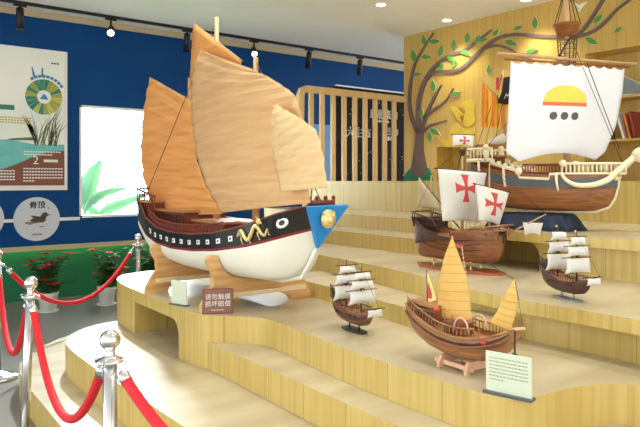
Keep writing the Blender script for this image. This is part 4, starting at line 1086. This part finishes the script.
MB().tube([(0.23, 0, 0.185), (0.285, 0, 0.20)], [0.007, 0.005], 8).build('bowsprit', PINKW, t)
mb = MB(); mb.tube([(0.26, -0.02, 0.19), (0.26, -0.02, 0.10)], 0.003, 6); mb.tube([(0.25, -0.02, 0.11), (0.26, -0.02, 0.095), (0.27, -0.02, 0.11)], 0.003, 6); mb.build('anchor', BLACK, t)
mb = MB(); shrouds(mb, jw(515, 280), [Vector((0.28, 0, 0.2)), jw(519, 300), jw(452, 240)], 0.0009); mb.build('rigging', ROPEM, t)

# --- large ship with the white square sail, standing on a draped stand
WC = Vector((3.93, 2.57, 1.17)); WRZ = math.atan2(-0.957, 0.29)
MW = Matrix.Translation(WC) @ Matrix.Rotation(WRZ, 4, 'Z'); MWi = MW.inverted()
hd2 = Vector((math.cos(WRZ), math.sin(WRZ), 0)); rt2 = Vector((math.sin(WRZ), -math.cos(WRZ), 0))
CREAMW = mat('cream_painted_wood', rgb(236, 226, 190), 0.45, noise=0.06)
GREYB = mat('grey_green_band', rgb(86, 96, 98), 0.5, noise=0.15)
HULLB = mat('brown_plank_hull', rgb(156, 100, 52), 0.4, col2=rgb(118, 70, 34), scale=(3, 30, 70), detail=4)
DBLUE = mat('dark_blue_cloth', rgb(30, 52, 84), 0.6, noise=0.5, scale=(8, 8, 8), bump=0.3)
YELC = mat('yellow_print', rgb(250, 206, 84), 0.7, noise=0.08); ORGC = mat('orange_print', rgb(226, 112, 60), 0.7, noise=0.08); GRYC = mat('grey_print', rgb(84, 82, 84), 0.7, noise=0.1)
t = thing('square_sail_ship_model', 'large grey and brown ship model with a big white square sail and crow nest', 'model ship', WC, WRZ)
def stb(u, v, off=0.165):
    a = WC + rt2*off; b = a + hd2
    return MWi @ on_line(u, v, (a.x, a.y), (b.x, b.y))
HT = [(-0.50, 0.10, 0.44, 0.33, 0.26, 0.6), (-0.47, 0.12, 0.43, 0.335, 0.22, 0.62), (-0.38, 0.145, 0.40, 0.325, 0.17, 0.62), (-0.25, 0.16, 0.375, 0.30, 0.145, 0.6), (-0.1, 0.168, 0.355, 0.285, 0.133, 0.58), (0.08, 0.168, 0.345, 0.28, 0.13, 0.58), (0.22, 0.155, 0.345, 0.278, 0.13, 0.62), (0.34, 0.12, 0.35, 0.28, 0.135, 0.7), (0.42, 0.08, 0.355, 0.282, 0.165, 0.85), (0.455, 0.045, 0.36, 0.285, 0.22, 1.0), (0.475, 0.015, 0.362, 0.29, 0.30, 1.0)]
hm = MB()
for lo, hi, rm in ((1, 0, 0),):
    rings = []
    for x, w, zs, zb, zk, e in HT:
        pr = [(w, zs), (w*0.995, zb)]
        for i in range(1, 13):
            a = PI/2*i/12; pr.append((w*0.99*max(0.0, math.cos(a))**e, zb-(zb-zk)*math.sin(a)**0.95))
        ring = [Vector((x, -y, z)) for y, z in pr] + [Vector((x, y, z)) for y, z in pr[:-1][::-1]]
        wi = max(w-0.015, 0.3*w); ring += [Vector((x, wi, zs)), Vector((x, wi, zs-0.03)), Vector((x, -wi, zs-0.03)), Vector((x, -wi, zs))]
        rings.append(ring)
    k = len(rings[0]); n_ = len(pr); hm.v = [p_ for r in rings for p_ in r]
    for j in range(k):
        jj = j if j < n_-1 else 2*n_-3-j
        mm = 1 if jj == 0 else 0
        if j >= 2*n_-2: mm = 2
        for i in range(len(rings)-1): hm.f.append([i*k+j, i*k+(j+1) % k, (i+1)*k+(j+1) % k, (i+1)*k+j]); hm.m.append(mm); hm.s.append(0 < jj < 40 and j < 2*n_-2)
    for i in (0, len(rings)-1): hm.f.append([i*k+j for j in range(2*n_-1)]); hm.m.append(1); hm.s.append(False)
hm.build('hull', [HULLB, GREYB, DECKW], t)
def wht(x, s, z, off=0.0):
    q = interp([(a[0], a[1]) for a in HT], x); return Vector((x, s*(q[1]+off), z))
MB().tube([(a[0], 0, a[4]-0.004) for a in HT] + [(0.482, 0, 0.36)], 0.011, 8).build('keel_trim', CREAMW, t)
for s in (-1, 1):
    MB().tube([wht(a[0], s, a[3]+0.002, 0.002) for a in HT[:-1]], 0.005, 6).build('band_trim', HULLB, t)
    # upper works: brown strake, bow balustrade, purple-brown waist balustrade, stern crenels and stern balustrade
    mb = MB()
    for a, b in zip(HT[:-2], HT[1:-1]): 
        mb.slab([wht(a[0], s, a[2], -0.004), wht(b[0], s, b[2], -0.004), wht(b[0], s, b[2]+0.028, -0.004), wht(a[0], s, a[2]+0.028, -0.004)], (0, -s*0.008, 0))
    mb.build('upper_strake', HULLB, t)
    mb = MB(); X0, X1 = 0.17, 0.52
    for zz, rr in ((0.378, 0.008), (0.442, 0.009)): mb.tube([wht(X0+(X1-X0)*i/12, s, zz, 0.002) for i in range(13)], rr, 6)
    for i in range(15): mb.tube([wht(X0+(X1-X0)*i/14, s, 0.375, 0.0), wht(X0+(X1-X0)*i/14, s, 0.442, 0.0)], 0.006, 5)
    mb.build('bow_balustrade', CREAMW, t)
    mb = MB()
    for zz in (0.385, 0.44): mb.tube([wht(-0.09+0.25*i/8, s, zz, -0.02) for i in range(9)], 0.006, 6)
    for i in range(15): mb.tube([wht(-0.09+0.25*i/14, s, 0.36, -0.02), wht(-0.09+0.25*i/14, s, 0.44, -0.02)], 0.004, 5)
    mb.build('waist_balustrade', BROWN, t)
    mb = MB(); mb.tube([wht(-0.11, s, 0.375, 0.006), wht(-0.105, s, 0.352, 0.006), wht(0.09, s, 0.343, 0.006), wht(0.095, s, 0.375, 0.006), wht(0.16, s, 0.377, 0.006)], 0.009, 8); mb.build('waist_sill', CREAMW, t)
    mb = MB(); P0_, P1_ = wht(-0.31, s, 0.455, 0.004), wht(-0.11, s, 0.395, 0.004)
    mb.tube([P0_, P1_], 0.012, 8)
    for i in range(4):
        c = P0_.lerp(P1_, (i+0.3)/4.2); mb.box(c+Vector((-0.012, -0.012, 0)), c+Vector((0.012, 0.012, 0.03)))
    mb.ball(P1_, 0.026, 14, 0, (1, 0.7, 1)); mb.build('stern_crenels', CREAMW, t)
    mb = MB()
    for zz, rr in ((0.475, 0.014), (0.555, 0.009)): mb.tube([wht(-0.50+0.20*i/6, s, zz, 0.0) for i in range(7)], rr, 8)
    for i in range(8): mb.tube([wht(-0.50+0.20*i/7, s, 0.47, 0), wht(-0.50+0.20*i/7, s, 0.555, 0)], 0.006, 5)
    mb.ball(wht(-0.345, s, 0.565, 0), 0.022, 12); mb.tube([wht(-0.345, s, 0.46, 0), wht(-0.345, s, 0.56, 0)], 0.015, 8)
    mb.build('stern_balustrade', CREAMW, t)
    mb = MB(); mb.slab([wht(x, s, z, -0.012) for x, z in ((-0.50, 0.43), (-0.38, 0.40), (-0.17, 0.375), (-0.17, 0.40), (-0.36, 0.455), (-0.36, 0.475), (-0.5, 0.475))], (0, -s*0.01, 0)); mb.build('stern_side', BROWN, t)
    for x, z0, z1 in ((-0.215, 0.29, 0.43), (0.135, 0.268, 0.375), (-0.40, 0.36, 0.47)):
        MB().tube([wht(x, s, z1, 0.006), wht(x+0.004, s, (z0+z1)/2, 0.012), wht(x+0.012, s, z0, 0.006)], 0.009, 8).build('cream_post', CREAMW, t)
    MB().ball(wht(0.175, s, 0.445, 0.002), 0.024, 14).build('rail_knob', CREAMW, t)
    sw = [wht(0.165, s, 0.385, 0.012), wht(0.20, s, 0.335, 0.016), wht(0.26, s, 0.305, 0.02), wht(0.35, s, 0.305, 0.024), wht(0.43, s, 0.335, 0.03), wht(0.47, s, 0.38, 0.04), Vector((0.52, s*0.035, 0.43)), Vector((0.57, s*0.012, 0.48))]
    MB().tube(smooth_path(sw, 40), [0.010+0.009*min(1, i/20) for i in range(40)], 10).build('bow_scroll', CREAMW, t)
    MB().ball(wht(0.47, s, 0.35, 0.03), 0.019, 12, 0, (1, 0.5, 1)).build('gold_boss', GOLDM, t)
MB().ball((0.63, 0, 0.495), 0.062, 20, 0, (1.25, 0.8, 0.85)).build('figurehead', CREAMW, t)
mb = MB(); mb.box((-0.48, -0.10, 0.36), (-0.30, 0.10, 0.50), 0); mb.box((-0.50, -0.115, 0.50), (-0.28, 0.115, 0.512), 1); mb.build('stern_cabin', [BROWN, DECKW], t)
# mast, crow nest, yards, sail
M0 = MWi @ Vector((3.95, 2.40, 1.17)); mzt = 3.02 - 1.17
MB().tube([(M0.x, M0.y, 0.3), (M0.x, M0.y, 1.1), (M0.x, M0.y, mzt)], [0.026, 0.022, 0.014], 14).build('mast', MASTW, t)
cn = MB(); zc = 2.46 - 1.17
cn.lathe([(0.062, 0), (0.082, 0.075), (0.088, 0.078), (0.088, 0.084), (0.076, 0.084), (0.058, 0.012), (0.0, 0.012)], (M0.x, M0.y, zc), 24)
cn.build('crow_nest', HULLB, t)
mb = MB()
for k_ in range(6):
    a = 2*PI*k_/6; c_, s_ = math.cos(a), math.sin(a)
    mb.tube([(M0.x+0.084*c_, M0.y+0.084*s_, zc+0.08), (M0.x+0.012*c_, M0.y+0.012*s_, zc+0.33)], 0.003, 5)
    mb.tube([(M0.x+0.064*c_, M0.y+0.064*s_, zc), (M0.x+0.05*c_, M0.y+0.05*s_, zc-0.2)], 0.0035, 5)
    for q in range(6): mb.tube([(M0.x+0.062*c_, M0.y+0.062*s_, zc-0.03-0.03*q), (M0.x+0.062*math.cos(a+1.047), M0.y+0.062*math.sin(a+1.047), zc-0.03-0.03*q)], 0.002, 4)
mb.tube([(M0.x-0.09, M0.y-0.02, zc-0.2), (M0.x+0.02, M0.y-0.02, zc-0.02)], 0.006, 5)
mb.build('nest_rigging', ROPEM, t)
mb = MB(); mb.slab([(M0.x, M0.y+0.003, zc+0.42), (M0.x, M0.y+0.003, zc+0.22), (M0.x+0.045, M0.y+0.03, zc+0.25), (M0.x+0.03, M0.y+0.02, zc+0.34)], (0, 0.003, 0)); mb.build('furled_pennant', GRYC, t)
yd = Vector((0.945, -0.326, 0)); Mc = Vector((3.905, 2.372, 0)); SA, SB = Mc - yd*0.5, Mc + yd*0.5
def sp(u, v): return on_line(u, v, (SA.x, SA.y), (SB.x, SB.y))
for (a, b, rr) in (((497, 53.5), (636, 64.5), 0.011), ((505, 59), (628, 67), 0.008)):
    MB().tube([sp(*a), sp(*b)], rr, 10).build('yard', MASTW if rr > 0.01 else HULLB, t, True)
Lp, Rp = [(511, 61), (508.5, 105), (506, 153), (519, 161.5)], [(624.5, 68), (622, 95), (615, 128), (605, 152), (595, 160)]
nr = Vector((-0.326, -0.945, 0))
LL = resample([sp(*p_) for p_ in Lp], 30); RR = resample([sp(*p_) for p_ in Rp], 30); G = []
for i in range(30):
    f = i/29; row = []
    for j in range(31):
        g = j/30; b = 0.05*math.sin(PI*g)**0.8*math.sin(PI*(0.1+0.8*f)) + 0.0025*math.sin(11*g+2)*f
        p_ = LL[i].lerp(RR[i], g) + nr*b
        p_ += Vector((0, 0, 0.05*math.sin(PI*g)*f**5 - (0.018*abs(math.sin(10*PI*g)) if i == 0 else 0.0)))
        row.append(p_)
    G.append(row)
BSAIL = cloth('bright_sail_cloth', rgb(244, 246, 248), rgb(236, 240, 243), (3, 3, 3), 0.2, 0.3)
sl = MB().shell(G, 0.004).build('white_sail', BSAIL, t, True)
def fg(u, v):
    best = None
    tgt = ((u-320)/FPX, (181-v)/FPX)
    for i in range(30):
        for j in range(31):
            q = G[i][j]-EV; dd = q.x*SY+q.y*CY; xx = (q.x*CY-q.y*SY)/dd; zz = q.z/dd
            e = (xx-tgt[0])**2+(zz-tgt[1])**2
            if best is None or e < best[0]: best = (e, i/29, j/30)
    return best[1], best[2]
f0, g0 = fg(567, 104); f1, g1 = fg(592, 104); ft, _ = fg(567, 86)
RG, RF = g1-g0, f0-ft
def patch(mb, fn_lo, fn_hi, ga, gb, n=20, m=0, lift=0.0008):
    """strip lying on the cloth between two curves"""
    for i in range(n):
        a, b = ga+(gb-ga)*i/n, ga+(gb-ga)*(i+1)/n
        P = [grid_pt(G, fn_hi(a), a), grid_pt(G, fn_hi(b), b), grid_pt(G, fn_lo(b), b), grid_pt(G, fn_lo(a), a)]
        if (P[0]-P[3]).length < 1e-5 and (P[1]-P[2]).length < 1e-5: continue
        off = nr*(0.002+lift); mb.slab([p_+off for p_ in P], nr*0.0008, m)
rs = RG*0.85
mb = MB(); patch(mb, lambda g: f0-RF*0.08, lambda g: f0-RF*0.08-RF*0.92*math.sqrt(max(0, 1-((g-g0)/rs)**2)), g0-rs, g0+rs, 24, 0); mb.build('sun_print', YELC, sl, True)
mb = MB(); patch(mb, lambda g: f0+RF*0.14, lambda g: f0-RF*0.06, g0-rs, g0+rs, 24, 0); mb.build('band_print', ORGC, sl, True)
for cg in (-0.42, 0.0, 0.42):
    cc = g0+RG*cg; r_ = RG*0.15; fc_ = f0+RF*0.70
    mb = MB(); patch(mb, lambda g: fc_+RF*0.22*math.sqrt(max(0, 1-((g-cc)/r_)**2)), lambda g: fc_-RF*0.22*math.sqrt(max(0, 1-((g-cc)/r_)**2)), cc-r_, cc+r_, 12, 0); mb.build('dot_print', GRYC, sl, True)
mb = MB(); mb.tube([sp(577, 65)+nr*0.09, sp(612, 148)+nr*0.06], 0.003, 5)
stern_w = WC - hd2*0.42
mb.tube([MW @ Vector((M0.x, M0.y, zc-0.1)), stern_w + Vector((0, 0, 0.55))], 0.002, 4); mb.tube([MW @ Vector((M0.x, M0.y, zc+0.05)), WC + hd2*0.5 + Vector((0, 0, 0.45))], 0.002, 4)
mb.build('rigging', ROPEM, t, True)
# stern mast with its flags
FA, FB = Vector((3.76, 3.02, 0)) - yd*0.5, Vector((3.76, 3.02, 0)) + yd*0.5
def fp(u, v, d=0.0): return on_line(u, v, (FA.x, FA.y), (FB.x, FB.y)) + nr*d
MB().tube([fp(505, 158), fp(503, 70)], [0.014, 0.009], 10).build('stern_mast', MASTW, t, True)
gf = MB().tube([fp(480, 79), fp(503, 103)], 0.005, 6).build('flag_gaff', MASTW, t, True)
mb = MB()
for i in range(10):
    a, b = 481+2.6*i, 481+2.6*(i+1)
    for q in range(10):
        v0 = lambda u: (82+(u-480)*0.95) if u < 497 else 100-(u-497)*0.3
        def pt(u, f): return fp(u, v0(u)+(127+0.02*(u-480)-v0(u))*f, 0.012*math.sin((u-480)*0.55)+0.004*math.sin(6*f))
        mb.slab([pt(a, q/10), pt(b, q/10), pt(b, (q+1)/10), pt(a, (q+1)/10)], nr*0.002, i % 2)
mb.build('striped_flag', [mat('flag_orange_red', rgb(240, 134, 42), 0.7, noise=0.1), mat('flag_yellow', rgb(252, 200, 64), 0.7, noise=0.1)], t, True)
mb = MB(); P = [(502, 78), (508.5, 77), (510, 104), (503, 105), (496, 103), (500, 92)]
mb.slab([fp(u, v, 0.02) for u, v in P], nr*0.006, 0)
mb.tube([fp(502, 99, 0.03), fp(504, 94, 0.03), fp(505, 97, 0.03), fp(508, 92, 0.03)], 0.003, 5, 1); mb.tube([fp(503, 96, 0.03), fp(509, 96, 0.03)], 0.0025, 5, 1)
mb.build('black_pennant', [HBLACK, WHITE], t, True)
mb = MB(); mb.slab([fp(494.5, 78, 0.015), fp(498, 78, 0.015), fp(498, 90, 0.015), fp(494.5, 90, 0.015)], nr*0.004, 0); mb.build('red_pennant', CRED, t, True)
MB().tube([fp(478, 144.5), fp(520, 143.5)], 0.006, 6).build('stern_yard', MASTW, t, True)
G3 = sail_grid([fp(489, 140), fp(487, 144)], [fp(509, 131), fp(512, 144)], 6, 8, 0.02, 0, nr); MB().shell(G3, 0.002).build('furled_sail', WSAIL, t, True)
mb = MB()
for a, b in (((503, 72), (475, 152)), ((503, 72), (484, 150)), ((503, 100), (492, 156)), ((503, 100), (515, 160))): mb.tube([fp(*a), fp(*b)], 0.002, 4)
mb.build('stern_rigging', ROPEM, t, True)
# draped stand below it
t = thing('draped_stand', 'dark blue cloth covered stand under the white sailed ship', 'stand', WC, WRZ)
N = 64; rings = []
for zf_, kk in ((0.0, 1.10), (0.03, 1.06), (0.065, 1.02), (0.097, 0.97), (0.110, 0.9), (0.112, 0.6)):
    ring = []
    for i in range(N):
        a = 2*PI*i/N; ca, sa = math.cos(a), math.sin(a)
        x = 0.27*math.copysign(abs(ca)**0.45, ca); y = 0.14*math.copysign(abs(sa)**0.45, sa)
        w = 1 + (0.09*math.sin(13*a)+0.05*math.sin(7*a+1))*(1.05-zf_/0.12)
        ring.append(Vector((-0.06+x*kk*w, y*kk*w, zf_)))
    rings.append(ring)
mb = MB(); mb.v = [p_ for r in rings for p_ in r]
for i in range(len(rings)-1):
    for j in range(N): mb.f.append([i*N+j, i*N+(j+1) % N, (i+1)*N+(j+1) % N, (i+1)*N+j]); mb.m.append(0); mb.s.append(True)
mb.f.append(list(range(N))); mb.m.append(0); mb.s.append(False); mb.f.append([5*N+j for j in range(N)]); mb.m.append(0); mb.s.append(False)
mb.build('cloth_cover', DBLUE, t)

# ------------------------------------------------------------------ cards and the brown sign
CARD = mat('pale_card', rgb(208, 218, 192), 0.5, noise=0.03); CARDINK = mat('card_print', rgb(150, 156, 132), 0.6, noise=0.05); FOOT = mat('grey_card_foot', rgb(84, 86, 86), 0.35, noise=0.1)
SIGNB = mat('brown_sign_board', rgb(138, 98, 80), 0.6, spec=0.2, noise=0.12, scale=(10, 10, 10)); SIGNE = mat('sign_edge_red', rgb(120, 62, 48), 0.5, noise=0.1)
def card(a, b, h, label, lines=True, lean=0.03):
    """upright card between two foot points a, b (world)"""
    a, b = Vector(a), Vector(b); c = (a+b)/2; d = (b-a); w = d.length; rz = math.atan2(d.y, d.x)
    t = thing('info_card', label, 'card', c, rz)
    MB().box((-w/2-0.006, -0.022, 0), (w/2+0.006, 0.022, 0.009)).build('card_foot', FOOT, t)
    M = Matrix.Rotation(lean, 4, 'X')
    MB().box((-w/2, -0.003, 0.008), (w/2, 0.003, h)).xf(M).build('card_panel', CARD, t)
    if lines:
        mb = MB(); r2 = random.Random(4)
        for i in range(7):
            z = h*(0.86-0.085*i)
            x = -w*0.42
            while x < w*(0.42 if i < 6 else -0.1):
                L = w*(0.02+0.05*r2.random()); mb.box((x, -0.0036, z-0.0022), (min(x+L, w*0.43), -0.003, z+0.0022)); x += L+w*0.015
        mb.xf(M).build('printed_lines', CARDINK, t)
    return t
card(on_z(486.5, 391.5, 0.70), on_z(532, 401.5, 0.70), 0.158, 'pale green card with lines of print beside the bow of the junk')
card(on_z(172, 304, 0.70), on_z(187, 306.5, 0.70), 0.158, 'small pale blank card at the platform edge beside the orange cradle', False)
pa, pb = on_z(203, 314.5, 0.70), on_z(232.5, 313.5, 0.70)
c_ = (pa+pb)/2; d_ = pb-pa; w_ = d_.length
t = thing('do_not_touch_sign', 'brown sign with white Chinese lettering in front of the big ship cradle', 'sign', c_ + Vector((0, 0, 0)), math.atan2(d_.y, d_.x))
M = Matrix.Rotation(-0.12, 4, 'X'); h_ = 0.148
MB().box((-w_/2-0.004, -0.004, 0.001), (w_/2+0.004, 0.003, h_+0.004)).xf(M).build('sign_border', SIGNE, t)
MB().box((-w_/2+0.003, -0.0065, 0.008), (w_/2-0.003, -0.004, h_-0.003)).xf(M).build('sign_face', SIGNB, t)
MB().box((-w_/2+0.02, 0.003, 0), (w_/2-0.02, 0.045, 0.006)).build('easel_foot', FOOT, t)
mb = MB()
def st(x, z): return M @ Matrix.Translation((x, -0.0075, z)) @ Matrix.Rotation(PI/2, 4, 'X')
for i, ch in enumerate('请勿触摸'): put_text(mb, ch, 0.037, st(-w_*0.33+w_*0.22*i, h_*0.68), bold=0.0008)
for i, ch in enumerate('损坏赔偿'): put_text(mb, ch, 0.037, st(-w_*0.33+w_*0.22*i, h_*0.40), bold=0.0008)
mb.build('lettering', WHITE, t)
mb = MB()
for i in range(10): mb.box((-w_*0.22+w_*0.045*i, -0.0078, 0.022), (-w_*0.22+w_*0.045*i+w_*0.03, -0.006, 0.027))
mb.xf(M).build('small_print', CARD, t)

# ------------------------------------------------------------------ tree mural on the gold wall
BARK = mat('mural_bark', rgb(110, 92, 88), 0.6, noise=0.12, scale=(4, 4, 4)); LEAF = mat('mural_leaf_green', rgb(88, 150, 62), 0.55, noise=0.1); LEAFE = mat('mural_leaf_edge', rgb(226, 222, 190), 0.6, noise=0.05); TURF = mat('mural_turf_green', rgb(26, 122, 84), 0.6, noise=0.12)
t = thing('tree_mural', 'relief tree with brown trunk, winding branches and green leaves on the gold wall', 'wall art', (Pg, 6.2, 1.5))
def gp(u, v): return on_x(u, v, Pg)
def on_wall(mb, uv, th, m=0, me=None, lift=0.0): mb.slab([gp(u, v) + Vector((-lift, 0, 0)) for u, v in uv], (-th, 0, 0), m, me)
mb = MB(); on_wall(mb, [(408.5, 180.5), (412, 168), (415, 150), (416.5, 133), (416, 129), (424.5, 129), (424, 135), (424, 150), (426.5, 165), (430.5, 180.5)], 0.02)
mb.build('trunk', BARK, t, True)
mb = MB(); on_wall(mb, [(404.5, 180.6), (406, 175), (409, 171), (412, 168.5), (412.5, 172), (416, 176.5), (424, 177), (428, 174), (429, 168), (431, 172), (433.5, 180.6)], 0.03); mb.build('turf', TURF, t, True)
def branch(P, w0, w1):
    P = [Vector((u, v, 0)) for u, v in P]; S = smooth_path(P, 26); L, Rr = [], []
    for i, q in enumerate(S):
        d = (S[min(i+1, 25)]-S[max(i-1, 0)]).normalized(); n = Vector((-d.y, d.x, 0)); w = (w0+(w1-w0)*i/25)/2
        a, b = q+n*w, q-n*w; L.append(gp(a.x, a.y)); Rr.append(gp(b.x, b.y))
    mb = MB(); G_ = [[l, r] for l, r in zip(L, Rr)]; k = len(L)
    vs = [p_ for g in G_ for p_ in g]; vs += [p_+Vector((-0.02, 0, 0)) for p_ in vs]; fs = []
    o = 2*k
    for i in range(k-1):
        a, b, c, d = 2*i, 2*i+1, 2*i+3, 2*i+2
        fs += [(a, b, c, d), (o+a, o+d, o+c, o+b), (a, d, o+d, o+a), (b, o+b, o+c, c)]
    fs += [(0, o, o+1, 1), (2*k-2, 2*k-1, o+2*k-1, o+2*k-2)]
    mb.add(vs, fs); mb.build('branch', BARK, t, True)
branch([(419, 133), (412, 117), (410, 96), (414, 68), (423, 50), (434, 33)], 4.5, 1.0)
branch([(419.5, 134), (419, 105), (425, 82), (436, 66), (450, 56), (465, 50), (478, 41), (492, 30)], 5, 1.5)
branch([(427, 80), (433, 73), (448, 71.5), (460, 70), (470, 62), (479, 53), (495, 40), (515, 34.5), (550, 36.5), (575, 36), (588, 24), (604, -1)], 3.2, 3)
branch([(572, 38), (590, 33), (604, 24), (617, 10), (632, -1)], 3.5, 2)
branch([(484, 48), (497, 45.5), (510, 49), (522, 56), (534, 60)], 3, 1.2)
branch([(421, 132), (428, 112), (435, 97), (442, 85)], 4.5, 1)
branch([(424, 118), (434, 110), (446, 101), (454, 88.5)], 3.5, 0.8)
branch([(422, 133), (430, 126), (438, 123.5), (447, 120.5)], 3.5, 0.8)
lv = [(425, 40, 95, 11), (435, 41.5, 5, 11), (414.5, 56, 100, 13), (427, 57, 0, 10), (418, 74.5, 15, 8), (441.5, 51, 75, 11), (442, 66.5, 78, 9), (454.5, 45, 85, 11), (452, 59, -30, 10), (455, 64, 60, 9), (466, 53, -30, 11), (468, 38, 85, 11), (478.5, 39, 60, 10),
      (434, 86, 95, 11), (456, 94, 20, 10), (436, 132, -35, 12), (430.5, 137, 95, 10), (484, 40, 15, 9), (497, 33, 50, 9), (519, 28, 20, 10), (536, 23, 90, 12), (512, 43, -20, 13), (532, 51, 15, 11), (490, 70, 90, 10), (599, 19, 45, 12), (592, 41, -30, 13), (422, 113, 80, 9), (619, 30, 40, 9)]
for u, v, ang, L in lv:
    a = R(ang); d = Vector((math.cos(a), -math.sin(a))); n = Vector((-d.y, d.x)); mb = MB(); c = Vector((u, v))
    def outl(k):
        top = [(0.0, 0), (0.2, 0.55), (0.45, 0.8), (0.7, 0.55), (1.0, 0)]
        P = [c + d*(f-0.5)*L*k + n*w*L*0.27*k for f, w in top] + [c + d*(f-0.5)*L*k - n*w*L*0.27*k for f, w in top[1:-1][::-1]]
        return [(p_.x, p_.y) for p_ in P]
    on_wall(mb, outl(1.18), 0.012, 1, 1, 0.006); on_wall(mb, outl(1.08), 0.004, 0, 0, 0.018)
    mb.build('leaf', [LEAF, LEAFE], t, True)
# white dove
t = thing('dove_cutout', 'white flying bird cut-out on the gold wall beside the crow nest', 'wall art', tuple(gp(580, 6)))
mb = MB(); on_wall(mb, [(574, 2), (578, 4.5), (580, 5.5), (583, 3), (588, 1.5), (585, 5), (583.5, 7), (581.5, 9), (580.5, 12), (579, 11.5), (579, 8), (576.5, 6)], 0.015); mb.build('bird_shape', WHITE, t, True)
# yellow relief figure
YREL = mat('yellow_relief_paint', rgb(222, 190, 58), 0.5, noise=0.1)
t = thing('yellow_relief', 'yellow abstract cut-out figure on the gold wall above the small red cross sail', 'wall art', tuple(gp(463, 125)))
for nm, P in (('head_piece', [(459, 107), (465, 101), (472, 99), (475, 103), (475, 113), (476, 122), (470, 127), (464, 125), (461, 117), (467, 112), (464, 108)]), ('arm_piece', [(450, 108), (453, 106.5), (458, 109), (465, 117), (467, 120), (464, 124), (458, 119), (454, 112)]),
              ('body_piece', [(452, 128), (457, 123), (464, 128), (471, 129), (476, 126), (476, 139), (474, 147), (447, 147), (449, 138)]), ('tail_piece', [(436, 133), (441, 139), (449, 140), (447, 147), (442, 143)])):
    mb = MB(); on_wall(mb, P, 0.02); mb.build(nm, YREL, t, True)

# ------------------------------------------------------------------ books in the wall niches
def book(y0, z0, th, h, dp, colr, label, tilt=0.0, x0=Pg+0.03, rx=None):
    t = thing('book', label, 'book', (x0, y0, z0), 0, None)
    cov = mat('book_cover', colr, 0.5, noise=0.06); mb = MB(); mb.box((0, 0, 0), (dp, 0.004, h)); mb.box((0, th-0.004, 0), (dp, th, h)); mb.box((0, 0, 0), (0.004, th, h))
    M = Matrix.Rotation(tilt, 4, 'X'); lift = max(0.0, th*math.sin(-tilt)) if tilt < 0 else 0
    T = Matrix.Translation((0, 0, lift + (0 if tilt <= 0 else 0))) @ M
    mb.xf(T).build('cover', cov, t); MB().box((0.004, 0.004, 0.003), (dp-0.004, th-0.004, h-0.003)).xf(T).build('pages', WHITE, t)
y = on_x(628, 130, Pg+0.03).y
book(y+0.03, 1.955, 0.03, 0.30, 0.20, rgb(232, 230, 222), 'white book leaning on the middle shelf right of the white sail', -0.30)
book(y-0.035, 1.955, 0.03, 0.27, 0.20, rgb(214, 116, 42), 'orange book leaning beside a white one on the middle shelf', -0.25)
book(y-0.09, 1.955, 0.035, 0.29, 0.20, rgb(150, 62, 44), 'dark red book standing past the orange book on the middle shelf', -0.2)
yb = on_x(606, 132, Pg+0.03).y
book(yb, 1.955, 0.04, 0.16, 0.2, rgb(86, 72, 60), 'small dark book on the middle shelf just beside the white sail edge')
# grey-blue picture leaning in the top compartment
t = thing('leaning_picture', 'grey blue picture board leaning in the top compartment of the wall niche', 'picture', (Pg+0.1, on_x(632, 90, Pg+0.1).y, 2.42))
P = [on_x(u, v, Pg+0.12) for u, v in ((622, 75), (650, 88), (650, 97), (612, 95))]; zb_ = min(p_.z for p_ in P); P = [Vector((p_.x, p_.y, max(p_.z, 2.422))) for p_ in P]
MB().slab(P, (0.02, 0, 0)).build('picture_board', mat('grey_blue_print', rgb(134, 146, 152), 0.5, noise=0.25, scale=(6, 6, 6)), t, True)
MB().tube(P + [P[0]], 0.006, 6).build('picture_rim', CREAMW, t, True)
